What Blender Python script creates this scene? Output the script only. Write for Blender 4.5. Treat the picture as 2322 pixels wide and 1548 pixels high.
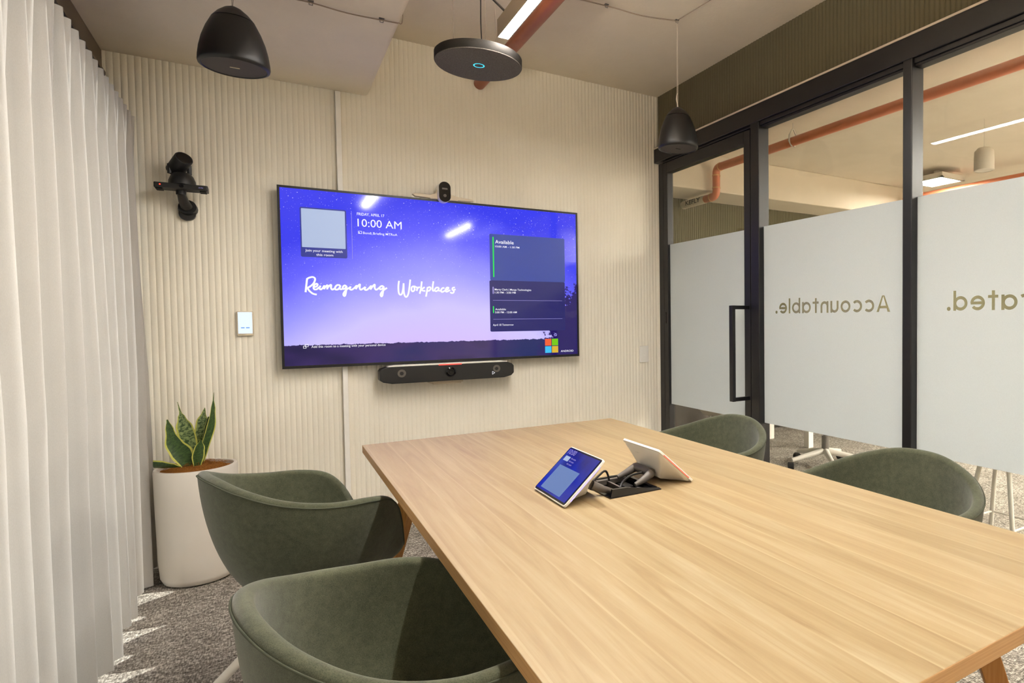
import bpy, bmesh, math, random
from mathutils import Vector, Matrix, noise

for o in list(bpy.data.objects):
    bpy.data.objects.remove(o)
scene = bpy.context.scene
COL = scene.collection
PI = math.pi
random.seed(4)

# ------------------------------------------------------------------ camera
FPX, YAW, PITCH, ROLL = 1400.3, 0.5908, -0.0335, -0.0089
CAM = Vector((-2.4177, -3.9141, 1.20))
fw = Vector((math.sin(YAW)*math.cos(PITCH), math.cos(YAW)*math.cos(PITCH), math.sin(PITCH)))
rt = Vector((math.cos(YAW), -math.sin(YAW), 0)); up = rt.cross(fw)
rt, up = rt*math.cos(ROLL) + up*math.sin(ROLL), up*math.cos(ROLL) - rt*math.sin(ROLL)
cd = bpy.data.cameras.new('camera'); cam = bpy.data.objects.new('camera', cd); COL.objects.link(cam)
m4 = Matrix.Identity(4)
for i in range(3):
    m4[i][0] = rt[i]; m4[i][1] = up[i]; m4[i][2] = -fw[i]; m4[i][3] = CAM[i]
cam.matrix_world = m4
cd.sensor_width = 36; cd.lens = FPX*36/2322
cd.shift_x = -388.7/2322; cd.shift_y = -5.6/2322
cd.clip_start = .01; cd.clip_end = 200
scene.camera = cam

# ------------------------------------------------------------------ world, sun, exposure
w = bpy.data.worlds.new('world'); scene.world = w; w.use_nodes = True
bg = w.node_tree.nodes['Background']; bg.inputs[0].default_value = (.72, .84, 1, 1); bg.inputs[1].default_value = .9
sd = bpy.data.lights.new('sun', 'SUN'); sun = bpy.data.objects.new('sun', sd); COL.objects.link(sun)
sd.energy = 9; sd.angle = math.radians(1.5); sd.color = (1, .97, .92)
sdir = Vector((.80, .50, -math.tan(math.radians(24))*.94)).normalized()
sun.rotation_euler = sdir.to_track_quat('-Z', 'Y').to_euler(); sun.location = (-8, -6, 5)
scene.view_settings.view_transform = 'Standard'; scene.view_settings.look = 'None'
scene.view_settings.gamma = 1; scene.view_settings.use_curve_mapping = False
scene.view_settings.exposure = 0.52
SC = .72            # screens keep their brightness whatever the exposure
LAMP = 142.0        # luminance of the long pendant's diffuser
OFFICE = 420.0      # luminance of the ceiling squares in the office

# ------------------------------------------------------------------ helpers: materials
def lin(c):
    return tuple(((v/255)/12.92 if v/255 <= .04045 else ((v/255+.055)/1.055)**2.4) for v in c) + (1,)
class NT:
    def __init__(s, name):
        s.m = bpy.data.materials.new(name); s.m.use_nodes = True
        s.t = s.m.node_tree; s.p = s.t.nodes['Principled BSDF']; s.out = s.t.nodes['Material Output']
    def n(s, kind, **kw):
        nd = s.t.nodes.new('ShaderNode'+kind)
        for k, v in kw.items(): setattr(nd, k, v)
        return nd
    def set(s, sock, v):
        if isinstance(v, bpy.types.NodeSocket): s.t.links.new(v, sock)
        else: sock.default_value = v
    def coord(s, kind='Object', scale=(1, 1, 1)):
        tc = s.n('TexCoord'); mp = s.n('Mapping'); s.t.links.new(tc.outputs[kind], mp.inputs[0])
        mp.inputs['Scale'].default_value = scale; return mp.outputs[0]
    def noise(s, vec, scale=5, detail=3, rough=.5, dist=0):
        nd = s.n('TexNoise'); s.set(nd.inputs['Vector'], vec); nd.inputs['Scale'].default_value = scale
        nd.inputs['Detail'].default_value = detail; nd.inputs['Roughness'].default_value = rough
        nd.inputs['Distortion'].default_value = dist; return nd.outputs[0]
    def math(s, op, a, b=0, c=0):
        nd = s.n('Math', operation=op); s.set(nd.inputs[0], a); s.set(nd.inputs[1], b); s.set(nd.inputs[2], c); return nd.outputs[0]
    def ramp(s, fac, stops, interp='LINEAR'):
        nd = s.n('ValToRGB'); s.set(nd.inputs[0], fac); cr = nd.color_ramp; cr.interpolation = interp
        while len(cr.elements) < len(stops): cr.elements.new(.5)
        for e, (p, c) in zip(cr.elements, stops): e.position = p; e.color = c if len(c) == 4 else (*c, 1)
        return nd.outputs[0]
    def mix(s, fac, a, b, mode='MIX'):
        nd = s.n('Mix', data_type='RGBA', blend_type=mode); s.set(nd.inputs[0], fac); s.set(nd.inputs[6], a); s.set(nd.inputs[7], b); return nd.outputs[2]
    def sep(s, vec):
        nd = s.n('SeparateXYZ'); s.set(nd.inputs[0], vec); return nd.outputs
    def comb(s, x, y, z):
        nd = s.n('CombineXYZ'); s.set(nd.inputs[0], x); s.set(nd.inputs[1], y); s.set(nd.inputs[2], z); return nd.outputs[0]
    def bump(s, h, strength=.3, dist=.002):
        nd = s.n('Bump'); s.set(nd.inputs['Height'], h); nd.inputs['Strength'].default_value = strength
        nd.inputs['Distance'].default_value = dist; s.t.links.new(nd.outputs[0], s.p.inputs['Normal'])
    def fin(s, color=None, rough=None, metal=None, spec=None, emit=None, es=1):
        if color is not None: s.set(s.p.inputs['Base Color'], color)
        if rough is not None: s.set(s.p.inputs['Roughness'], rough)
        if metal is not None: s.set(s.p.inputs['Metallic'], metal)
        if spec is not None: s.set(s.p.inputs['Specular IOR Level'], spec)
        if emit is not None: s.set(s.p.inputs['Emission Color'], emit); s.p.inputs['Emission Strength'].default_value = es
        return s.m
def simple(name, rgb, rough=.5, metal=0, spec=.5, var=.04, nscale=30, bump=.0, emit=None, es=1):
    k = NT(name); c = lin(rgb); f = k.noise(k.coord(), nscale, 3)
    col = k.mix(f, tuple(v*(1-var) for v in c[:3])+(1,), tuple(min(1, v*(1+var)) for v in c[:3])+(1,))
    if bump: k.bump(f, bump, .001)
    return k.fin(col, rough, metal, spec, lin(emit) if emit else None, es)

def felt(name, rgb):
    k = NT(name); v = k.coord(); c = lin(rgb)
    f = k.noise(v, 420, 2, .7); g = k.noise(v, 9, 3)
    col = k.mix(f, tuple(x*.86 for x in c[:3])+(1,), tuple(min(1, x*1.12) for x in c[:3])+(1,))
    col = k.mix(k.math('MULTIPLY', g, .12), col, tuple(x*.8 for x in c[:3])+(1,))
    k.bump(f, .25, .001); return k.fin(col, .95, 0, .15)
M = {}
M['beige'] = felt('beige_ribbed_felt', (242, 235, 219))
M['green_felt'] = felt('olive_ribbed_felt', (100, 94, 74))
M['office_felt'] = felt('office_olive_felt', (104, 100, 76))
k = NT('painted_concrete'); v = k.coord()
a = k.noise(v, 3, 5, .6); b = k.noise(v, 55, 4, .6)
k.bump(k.math('ADD', k.math('MULTIPLY', a, 2.), b), .22, .004)
M['concrete'] = k.fin(k.mix(a, lin((212, 200, 180)), lin((228, 217, 199))), .85, 0, .3)
k = NT('woven_carpet'); v = k.coord()
a = k.noise(k.coord('Object', (70, 230, 1)), 1, 2, .6); b = k.noise(k.coord('Object', (190, 45, 1)), 1, 2, .6)
c = k.noise(v, 7, 4, .6); d = k.noise(k.coord('Object', (26, 90, 1)), 1, 3, .7)
f = k.math('ADD', k.math('MULTIPLY', a, .5), k.math('MULTIPLY', b, .5))
f = k.math('ADD', k.math('MULTIPLY', f, .62), k.math('ADD', k.math('MULTIPLY', c, .12), k.math('MULTIPLY', d, .26)))
k.bump(f, .5, .004)
M['carpet'] = k.fin(k.ramp(f, [(.40, lin((72, 66, 60))), (.5, lin((136, 129, 120))), (.58, lin((206, 198, 186)))]), .95, 0, .1)
# oak laminate: planks run along the table's length (y)
k = NT('light_oak'); v = k.coord(); s = k.sep(v)
idx = k.math('FLOOR', k.math('MULTIPLY', k.math('ADD', s[0], k.math('MULTIPLY', k.noise(k.coord('Object', (.0, .8, 0)), 1, 1), .0)), 13.5))
wn = k.n('TexWhiteNoise', noise_dimensions='1D'); k.set(wn.inputs['W'], idx)
off = k.math('MULTIPLY', wn.outputs[0], 37.)
vg = k.comb(k.math('MULTIPLY', s[0], 26.), k.math('ADD', k.math('MULTIPLY', s[1], 1.5), off), k.math('MULTIPLY', s[2], 26.))
g1 = k.noise(vg, 1, 5, .62, 1.1)
g2 = k.noise(k.comb(k.math('MULTIPLY', s[0], 170.), k.math('ADD', k.math('MULTIPLY', s[1], 5.), off), k.math('MULTIPLY', s[2], 170.)), 1, 4, .65)
col = k.ramp(g1, [(.25, lin((134, 110, 76))), (.5, lin((158, 138, 103))), (.75, lin((174, 158, 127)))])
col = k.mix(k.math('MULTIPLY', k.math('SUBTRACT', g2, .3), .5), col, lin((142, 112, 72)))
col = k.mix(k.math('MULTIPLY', wn.outputs[0], .32), col, lin((180, 156, 118)))
fr = k.math('FRACT', k.math('MULTIPLY', s[0], 13.5))
edge = k.math('LESS_THAN', fr, .05)
col = k.mix(k.math('MULTIPLY', edge, .22), col, lin((192, 176, 142)))
k.bump(g2, .05, .001)
M['oak'] = k.fin(col, k.math('ADD', .36, k.math('MULTIPLY', g1, .12)), 0, .4)
k = NT('oak_leg'); s = k.sep(k.coord())
g = k.noise(k.comb(k.math('MULTIPLY', s[0], 90), k.math('MULTIPLY', s[1], 90), k.math('MULTIPLY', s[2], 4)), 1, 4, .6)
M['oak_leg'] = k.fin(k.ramp(g, [(.3, lin((168, 112, 52))), (.7, lin((200, 146, 82)))]), .5, 0, .4)
k = NT('oak_edge'); s = k.sep(k.coord())
g = k.noise(k.comb(k.math('MULTIPLY', s[0], 4), k.math('MULTIPLY', s[1], 4), k.math('MULTIPLY', s[2], 300)), 1, 4, .6)
M['oak_edge'] = k.fin(k.ramp(g, [(.3, lin((170, 128, 78))), (.7, lin((196, 154, 102)))]), .5, 0, .4)
# chair wool
def wool(name, r1, r2):
    k = NT(name); v = k.coord()
    f = k.noise(v, 520, 2, .8); g = k.noise(v, 60, 3, .6); h = k.noise(v, 6, 3, .6)
    mm = k.math('ADD', k.math('MULTIPLY', f, .55), k.math('ADD', k.math('MULTIPLY', g, .25), k.math('MULTIPLY', h, .2)))
    k.bump(f, .35, .001)
    k.p.inputs['Sheen Weight'].default_value = .25; k.p.inputs['Sheen Roughness'].default_value = .5
    return k.fin(k.ramp(mm, [(.35, lin(r1)), (.65, lin(r2))]), .95, 0, .15)
M['wool'] = wool('green_wool', (54, 57, 43), (92, 95, 75))
M['seam'] = simple('seam_piping', (66, 70, 54), .9)
M['white_metal'] = simple('white_powder_coat', (214, 208, 198), .4, 0, .5, .02)
M['black_plastic'] = simple('black_plastic', (24, 23, 23), .45, 0, .5, .1)
M['black_rubber'] = simple('black_rubber', (16, 16, 16), .8)
M['black_gloss'] = simple('black_gloss', (10, 10, 14), .08)
M['black_frame'] = simple('black_anodised', (26, 25, 27), .38, .2, .5, .1, 80, .05)
M['bronze'] = simple('dark_bronze', (104, 90, 74), .6, .2)
M['shade'] = simple('matt_black_shade', (17, 16, 16), .42, 0, .45, .06, 60)
M['grille'] = simple('speaker_grille', (74, 68, 62), .7, 0, .3, .25, 900, .4)
k = NT('charcoal_foam'); f = k.noise(k.coord(), 300, 2, .7)
k.bump(f, .4, .002); M['foam'] = k.fin(k.ramp(f, [(.3, lin((78, 73, 68))), (.7, lin((112, 106, 98)))]), .9, 0, .2)
M['foam_dark'] = simple('charcoal_foam_edge', (40, 37, 34), .9, 0, .2, .2, 300, .3)
M['white_plastic'] = simple('white_plastic', (238, 234, 226), .35, 0, .5, .02)
M['cream_plastic'] = simple('cream_plastic', (205, 190, 165), .45, 0, .5, .02)
M['ceramic'] = simple('white_ceramic', (224, 216, 205), .55, 0, .4, .03, 4)
M['lamp_body'] = simple('taupe_lamp_housing', (128, 116, 102), .55)
M['grey_metal'] = simple('grey_metal', (120, 116, 112), .4, .7)
M['dark_grey'] = simple('dark_grey_plastic', (92, 86, 80), .5)
M['duct'] = simple('white_cable_duct', (244, 240, 232), .4)
M['trim'] = simple('pale_trim', (214, 200, 180), .6)
M['cable_grey'] = simple('grey_cable', (150, 140, 128), .6)
M['cable_white'] = simple('white_cable', (214, 204, 190), .6)
M['cable_black'] = simple('black_cable', (30, 28, 27), .5)
M['cable_thread'] = simple('ceiling_thread', (150, 134, 118), .7)
M['copper'] = simple('copper_orange_pipe', (206, 124, 88), .38, .0, .6, .12, 12)
M['copper_red'] = simple('red_brown_pipe', (150, 84, 58), .4, .0, .5, .1, 20)
M['solder'] = simple('pale_joint', (214, 170, 110), .5)
M['tape'] = simple('white_tape', (222, 210, 188), .5)
M['ink'] = simple('black_ink', (26, 26, 24), .7)
M['wood_seat'] = simple('pale_birch', (206, 176, 132), .5)
M['office_grey'] = simple('grey_cabinet', (86, 80, 74), .6)
M['office_white'] = simple('office_paint', (206, 198, 184), .8)
def emis(name, rgb, st, spec=.0):
    k = NT(name); return k.fin(lin((10, 10, 10)), .4, 0, spec, lin(rgb), st if 'diffuser' in name else st*SC)
M['lamp'] = emis('lamp_diffuser', (255, 251, 245), LAMP)
M['lamp_fill'] = emis('added_fill_diffuser', (255, 252, 246), LAMP*.9)  # for the added fill light behind the camera
M['lamp_up_added'] = emis('added_uplight_diffuser', (255, 244, 228), LAMP*.62)  # upward glow added for the ceiling
M['lamp_office_dim'] = emis('office_diffuser_dim', (255, 246, 234), OFFICE*.16)
M['lamp_office'] = emis('office_diffuser', (255, 246, 234), OFFICE)
M['led_ring'] = emis('cyan_led', (70, 215, 255), 1.6)
M['led_red'] = emis('red_led', (255, 60, 40), 3)
M['led_bar'] = emis('red_light_bar', (255, 90, 80), 1.3)
M['led_white'] = emis('white_led_strip', (215, 200, 255), 1.2)
M['led_pink'] = emis('orange_led_strip', (255, 130, 100), 1.0)
M['txt'] = emis('screen_white', (250, 250, 255), 1.05)
M['txt_soft'] = emis('screen_soft', (180, 170, 240), .8)
M['card'] = emis('screen_navy', (16, 36, 140), 1, .5)
M['card_up'] = emis('screen_blue_panel', (40, 62, 150), 1, .5)
M['card_low'] = emis('screen_deep_navy', (14, 14, 98), 1, .5)
M['pale'] = emis('screen_pale', (168, 184, 216), 1, .5)
M['pale_dim'] = emis('screen_pale_dim', (96, 124, 176), 1, .5)
M['green'] = emis('screen_green', (60, 225, 90), 1)
for n_, c_ in (('r', (242, 100, 60)), ('g', (120, 200, 30)), ('b', (70, 190, 240)), ('y', (220, 180, 60))):
    M['sq_'+n_] = emis('screen_square_'+n_, c_, 1)
M['panel_screen'] = emis('panel_screen', (222, 234, 248), 1.15, .3)
M['panel_btn'] = emis('panel_button', (110, 165, 240), 1)
# television picture
def screen_pic():
    k = NT('night_sky_screen'); v = k.coord('Generated'); s = k.sep(v); x, z = s[0], s[2]
    nz = k.noise(k.comb(k.math('MULTIPLY', x, 3.), k.math('MULTIPLY', z, 2.), 0), 1, 3, .6)
    # glow: brighter towards the middle and the horizon
    dx = k.math('SUBTRACT', x, .47); r = k.math('MULTIPLY', k.math('MULTIPLY', dx, dx), 1.5)
    h = k.math('ADD', k.math('ADD', z, r), k.math('MULTIPLY', k.math('SUBTRACT', nz, .5), .16))
    col = k.ramp(h, [(.13, lin((205, 184, 252))), (.32, lin((200, 190, 255))), (.55, lin((150, 148, 250))), (.78, lin((98, 96, 246))), (1, lin((58, 62, 232)))])
    # stars
    def stars(sc, thr, amt):
        vo = k.n('TexVoronoi'); k.set(vo.inputs['Vector'], k.comb(k.math('MULTIPLY', x, 1.75), z, 0)); vo.inputs['Scale'].default_value = sc
        c = k.math('LESS_THAN', vo.outputs['Distance'], thr)
        sp = k.n('SeparateColor'); k.set(sp.inputs[0], vo.outputs['Color'])
        return k.math('MULTIPLY', k.math('MULTIPLY', c, k.math('GREATER_THAN', sp.outputs[0], .55)), amt)
    st = k.math('ADD', stars(46, .12, .6), stars(110, .17, .4))
    st = k.math('MULTIPLY', st, k.math('MULTIPLY', k.math('SUBTRACT', z, .15), 1.2))
    col = k.mix(st, col, lin((235, 232, 255)))
    # tree line and dark ground
    tn = k.noise(k.comb(k.math('MULTIPLY', x, 34.), 0, 0), 1, 4, .75)
    th = k.math('ADD', .098, k.math('MULTIPLY', tn, .035))
    dark = k.math('LESS_THAN', z, th)
    g2 = k.noise(k.comb(k.math('MULTIPLY', x, 2.2), k.math('MULTIPLY', z, 3), 3.3), 1, 3)
    gcol = k.ramp(g2, [(.38, lin((12, 26, 92))), (.5, lin((50, 34, 96))), (.62, lin((14, 8, 66)))])
    col = k.mix(dark, col, gcol)
    # bushy tree in the lower right corner
    fn = k.noise(k.comb(k.math('MULTIPLY', x, 30.), k.math('MULTIPLY', z, 18.), 0), 1, 5, .75)
    side = k.math('SUBTRACT', k.math('MULTIPLY', k.math('SUBTRACT', x, .84), 3.3), k.math('MULTIPLY', z, 1.05))
    tr = k.math('GREATER_THAN', k.math('ADD', side, k.math('MULTIPLY', k.math('SUBTRACT', fn, .5), .9)), -.04)
    col = k.mix(k.math('MULTIPLY', tr, k.math('GREATER_THAN', x, .83)), col, lin((30, 14, 92)))
    k.fin(lin((4, 4, 8)), .07, 0, .45, col, 1.05*SC); return k.m
M['screen'] = screen_pic()
k = NT('console_screen'); s = k.sep(k.coord('Generated'))
col = k.ramp(s[1], [(0, lin((10, 20, 150))), (.55, lin((14, 40, 165))), (.8, lin((20, 20, 90))), (1, lin((60, 58, 60)))])
M['console'] = k.fin(lin((4, 4, 8)), .1, 0, .5, col, .9)
# sheer curtain
k = NT('sheer_curtain'); f = k.noise(k.coord('Object', (900, 900, 200)), 1, 2)
d = k.n('BsdfDiffuse'); tl = k.n('BsdfTranslucent'); mx = k.n('MixShader'); mx.inputs[0].default_value = .2
cc = k.mix(f, lin((180, 175, 168)), lin((194, 190, 184)))
k.set(d.inputs[0], cc); k.set(tl.inputs[0], cc)
k.t.links.new(d.outputs[0], mx.inputs[1]); k.t.links.new(tl.outputs[0], mx.inputs[2]); k.t.links.new(mx.outputs[0], k.out.inputs[0])
M['curtain'] = k.m
# clear glass and frosted film
k = NT('clear_glass'); tr = k.n('BsdfTransparent'); gl = k.n('BsdfGlossy'); mx = k.n('MixShader'); fr = k.n('LayerWeight')
fac = k.math('ADD', .028, k.math('MULTIPLY', k.math('POWER', fr.outputs['Facing'], 4.), .5)); gl.inputs['Roughness'].default_value = .0; tr.inputs[0].default_value = (.96, .98, .97, 1)
k.t.links.new(fac, mx.inputs[0]); k.t.links.new(tr.outputs[0], mx.inputs[1]); k.t.links.new(gl.outputs[0], mx.inputs[2]); k.t.links.new(mx.outputs[0], k.out.inputs[0])
M['glass'] = k.m
k = NT('frosted_film'); d = k.n('BsdfDiffuse'); tl = k.n('BsdfTranslucent'); mx = k.n('MixShader'); mx.inputs[0].default_value = .6
f = k.noise(k.coord(), 300, 2)
cc = k.mix(f, lin((208, 212, 214)), lin((218, 222, 224)))
k.set(d.inputs[0], cc); k.set(tl.inputs[0], cc)
k.t.links.new(d.outputs[0], mx.inputs[1]); k.t.links.new(tl.outputs[0], mx.inputs[2]); k.t.links.new(mx.outputs[0], k.out.inputs[0])
M['film'] = k.m
# snake plant leaf: uv.x across (0..1), uv.y along
def leafmat(name, dark, lite, banding):
    k = NT(name); tc = k.n('TexCoord'); s = k.sep(tc.outputs['UV'])
    e = k.math('ABSOLUTE', k.math('SUBTRACT', s[0], .5))
    n1 = k.noise(k.comb(k.math('MULTIPLY', s[0], 4), k.math('MULTIPLY', s[1], 26), 0), 1, 3, .6, .8)
    c = k.ramp(n1, [(.5-banding, lin(dark)), (.5+banding, lin(lite))])
    m = k.math('GREATER_THAN', k.math('ADD', e, k.math('MULTIPLY', k.noise(k.comb(0, k.math('MULTIPLY', s[1], 6), 0), 1, 2), .06)), .43)
    return k.fin(k.mix(m, c, lin((196, 194, 92))), .42, 0, .5)
M['leaf'] = leafmat('snake_leaf', (38, 62, 26), (66, 92, 42), .12)
M['leaf_pale'] = leafmat('snake_leaf_banded', (54, 78, 44), (150, 166, 108), .1)
k = NT('coir'); f = k.noise(k.coord(), 160, 4, .8, 2.)
k.bump(f, .8, .01); M['coir'] = k.fin(k.ramp(f, [(.35, lin((120, 70, 26))), (.65, lin((206, 140, 70)))]), .95, 0, .1)

# ------------------------------------------------------------------ helpers: geometry
OFF = {}
def V(*a): return Vector(a)
class MB:
    def __init__(s): s.b = bmesh.new()
    def box(s, x0, x1, y0, y1, z0, z1, mi=0):
        vs = [s.b.verts.new(p) for p in ((x0,y0,z0),(x1,y0,z0),(x1,y1,z0),(x0,y1,z0),(x0,y0,z1),(x1,y0,z1),(x1,y1,z1),(x0,y1,z1))]
        for f in ((0,3,2,1),(4,5,6,7),(0,1,5,4),(1,2,6,5),(2,3,7,6),(3,0,4,7)):
            s.b.faces.new([vs[i] for i in f]).material_index = mi
        return vs
    def obox(s, c, size, rot):
        vs = s.box(-size[0]/2, size[0]/2, -size[1]/2, size[1]/2, -size[2]/2, size[2]/2)
        for v in vs: v.co = rot @ v.co + Vector(c)
        return s
    def rings(s, rs, cap=True, closed=True):
        lay = [[s.b.verts.new(p) for p in r] for r in rs]; n = len(lay[0])
        for a, b in zip(lay, lay[1:]):
            for i in range(n if closed else n-1):
                j = (i+1) % n
                try: s.b.faces.new((a[i], a[j], b[j], b[i]))
                except ValueError: pass
        if cap and closed:
            s.b.faces.new(list(reversed(lay[0]))); s.b.faces.new(lay[-1])
        return lay
    def tube(s, pts, r, n=8, cap=True):
        pts = [Vector(p) for p in pts]; rr = r if isinstance(r, (list, tuple)) else [r]*len(pts)
        rs = []; prev = None
        for i, p in enumerate(pts):
            t = (pts[min(i+1, len(pts)-1)] - pts[max(i-1, 0)])
            if t.length < 1e-9: t = Vector((0, 0, 1))
            t.normalize()
            if prev is None:
                a = t.cross(Vector((0, 0, 1)));
                if a.length < .05: a = t.cross(Vector((1, 0, 0)))
            else: a = prev - t*prev.dot(t)
            a.normalize(); prev = a; b = t.cross(a)
            rs.append([p + (a*math.cos(2*PI*q/n) + b*math.sin(2*PI*q/n))*rr[i] for q in range(n)])
        s.rings(rs, cap); return s
    def lathe(s, prof, o=(0, 0, 0), n=48, axis='z', cap=True):
        rs = []
        for r, h in prof:
            ring = []
            for q in range(n):
                c, d = math.cos(2*PI*q/n)*r, math.sin(2*PI*q/n)*r
                p = {'z': (c, d, h), 'y': (c, h, d), 'x': (h, c, d)}[axis]
                ring.append(Vector(p)+Vector(o))
            rs.append(ring)
        s.rings(rs, cap); return s
    def prism(s, poly, axis, a, b):
        def P(u, v, w): return {'x': (w, u, v), 'y': (u, w, v), 'z': (u, v, w)}[axis]
        s.rings([[Vector(P(u, v, a)) for u, v in poly], [Vector(P(u, v, b)) for u, v in poly]]); return s
    def xf(s, mat):
        for v in s.b.verts: v.co = mat @ v.co
        return s
    def text(s, body, o, u, v, width=None, height=None, size=.1, bold=0, align='LEFT', depth=.0004):
        cu = bpy.data.curves.new('t', 'FONT'); cu.body = body; cu.size = 1; cu.offset = bold; cu.fill_mode = 'FRONT'
        cu.resolution_u = 3
        ob = bpy.data.objects.new('t', cu); COL.objects.link(ob)
        dg = bpy.context.evaluated_depsgraph_get(); me = bpy.data.meshes.new_from_object(ob.evaluated_get(dg))
        bpy.data.objects.remove(ob); bpy.data.curves.remove(cu)
        xs = [q.co.x for q in me.vertices]
        x0, x1 = min(xs), max(xs)
        sy = height/.70 if height else size
        sx = width/(x1-x0) if width else sy
        o, u, v = Vector(o), Vector(u).normalized(), Vector(v).normalized()
        sh = {'LEFT': -x0, 'CENTER': -(x0+x1)/2, 'RIGHT': -x1}[align]
        k = len(s.b.verts); s.b.from_mesh(me); s.b.verts.ensure_lookup_table()
        for q in s.b.verts[k:]: q.co = o + u*((q.co.x+sh)*sx) + v*(q.co.y*sy)
        bpy.data.meshes.remove(me); return s
def obj(name, mb, mat, parent=None, smooth=0, bev=0, local=False, seg=2, recalc=True):
    if recalc: bmesh.ops.recalc_face_normals(mb.b, faces=mb.b.faces)
    off = OFF.get(parent.name, Vector()) if parent else Vector()
    if not local:
        for v in mb.b.verts: v.co -= off
    me = bpy.data.meshes.new(name); mb.b.to_mesh(me); mb.b.free()
    for m_ in (mat if isinstance(mat, (list, tuple)) else [mat]): me.materials.append(m_)
    if smooth:
        me.shade_smooth(); me.set_sharp_from_angle(angle=math.radians(smooth))
    o = bpy.data.objects.new(name, me); COL.objects.link(o)
    if parent: o.parent = parent; OFF[o.name] = off
    if bev:
        b = o.modifiers.new('bevel', 'BEVEL'); b.width = bev; b.segments = seg; b.limit_method = 'ANGLE'; b.angle_limit = math.radians(40)
    return o
def tag(o, label, cat, group=None, kind=None):
    o['label'] = label; o['category'] = cat
    if group: o['group'] = group
    if kind: o['kind'] = kind
    return o
def thing(name, label, cat, loc=(0, 0, 0), group=None, rotz=0):
    o = bpy.data.objects.new(name, None); COL.objects.link(o); o.location = loc; o.rotation_euler = (0, 0, rotz)
    o.empty_display_size = .1; OFF[o.name] = Vector(loc); return tag(o, label, cat, group)
def struct(name, mb, mat, parent=None, label=None, **kw):
    o = obj(name, mb, mat, parent, **kw)
    if parent is None: o['kind'] = 'structure'
    if label: o['label'] = label
    return o
def sroot(name, loc, label):
    o = bpy.data.objects.new(name, None); COL.objects.link(o); o.location = loc; OFF[o.name] = Vector(loc)
    o['kind'] = 'structure'; o['label'] = label; return o
def dup(root, loc, rotz, label):
    r = root.copy(); COL.objects.link(r); r.location = loc; r.rotation_euler = (0, 0, rotz); r['label'] = label
    def rec(src, par):
        for ch in [c for c in bpy.data.objects if c.parent == src]:
            c = ch.copy(); COL.objects.link(c); c.parent = par; rec(ch, c)
    rec(root, r); return r
def cat_rom(p, n=4):
    p = [Vector(q) for q in p]
    if len(p) < 3: return p
    P = [p[0]*2-p[1]] + p + [p[-1]*2-p[-2]]; out = []
    for i in range(1, len(P)-2):
        for j in range(n):
            t = j/n; a, b, c, d = P[i-1], P[i], P[i+1], P[i+2]
            out.append(.5*((2*b)+(c-a)*t+(2*a-5*b+4*c-d)*t*t+(3*b-a-3*c+d)*t**3))
    out.append(p[-1]); return out
def rrect(x0, x1, y0, y1, r, n=6):
    out = []
    for cx, cy, a0 in ((x1-r, y1-r, 0), (x0+r, y1-r, 90), (x0+r, y0+r, 180), (x1-r, y0+r, 270)):
        for i in range(n+1):
            a = math.radians(a0+90*i/n); out.append((cx+r*math.cos(a), cy+r*math.sin(a)))
    return out

# ------------------------------------------------------------------ structure
ZH, ZL = 2.8245, 2.468      # high slab, dropped slab
XB = -1.915                 # edge of the dropped slab
YE = 1.56                   # end wall of the office
mb = MB(); mb.box(-3.3, 9, -6, YE+.1, -.1, 0); struct('floor', mb, M['carpet'], label='grey flecked woven carpet')
mb = MB(); mb.box(-3.3, 9, -6, YE+.1, ZH, ZH+.2); struct('ceiling', mb, M['concrete'], label='rough painted concrete high ceiling')
mb = MB()
# dropped part over the curtain side, with a rounded lower corner
pf = [(-3.3, ZH+.001), (-3.3, ZL)]
for i in range(7):
    a = math.radians(-90+90*i/6); pf.append((XB-.03+.03*math.cos(a), ZL+.03+.03*math.sin(a)))
pf.append((XB+.005, ZH+.001))
mb.prism(pf, 'y', -6, .0)
struct('ceiling', mb, M['concrete'], smooth=35, label='dropped concrete ceiling with a rounded edge on the curtain side')
mb = MB(); mb.box(.04, 9, 1.07, YE, 2.462, ZH+.001); struct('trim_1', mb, M['concrete'], label='pale concrete beam across the office ceiling', bev=.01)

RIB = .025
def ribwall(mb, a0, a1, z0, z1, axis, base, depth, out):
    n = int(round((a1-a0)/RIB)); p = (a1-a0)/n; pts = []
    for i in range(n):
        for j in range(6):
            t = j/6; pts.append((a0+(i+t)*p, depth*(abs(math.sin(PI*t))**.55)))
    pts.append((a1, 0))
    def P(a, h, z): return (a, base+out*h, z) if axis == 'x' else (base+out*h, a, z)
    lo = [mb.b.verts.new(P(a, h, z0)) for a, h in pts]; hi = [mb.b.verts.new(P(a, h, z1)) for a, h in pts]
    for i in range(len(pts)-1): mb.b.faces.new((lo[i], lo[i+1], hi[i+1], hi[i]))
mb = MB(); mb.box(-3.3, .04, .006, .15, 0, ZH+.01); ribwall(mb, -3.12, -2.083, 0, ZH, 'x', .006, .0035, -1); ribwall(mb, -2.083, .0, 0, ZH, 'x', .006, .0035, -1)
struct('wall_front', mb, M['beige'], smooth=50, label='beige vertically ribbed felt wall behind the television')
mb = MB(); mb.box(.0, .06, -6, .0, 2.445, ZH); ribwall(mb, -6, 0, 2.445, ZH, 'y', .0, .0045, -1)
struct('wall_right', mb, M['green_felt'], smooth=50, label='olive ribbed felt bulkhead above the glass partition')
mb = MB(); mb.box(-.041, .0, -6, -.0, 2.4365, 2.446); struct('trim_2', mb, M['trim'], label='thin pale trim under the olive bulkhead')
mb = MB(); mb.box(.04, 9, YE+.006, YE+.1, 0, ZH); ribwall(mb, .06, 9, 0, 2.465, 'x', YE+.006, .006, -1)
struct('wall_office_end', mb, M['office_felt'], smooth=50, label='olive ribbed wall at the end of the office')
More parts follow.
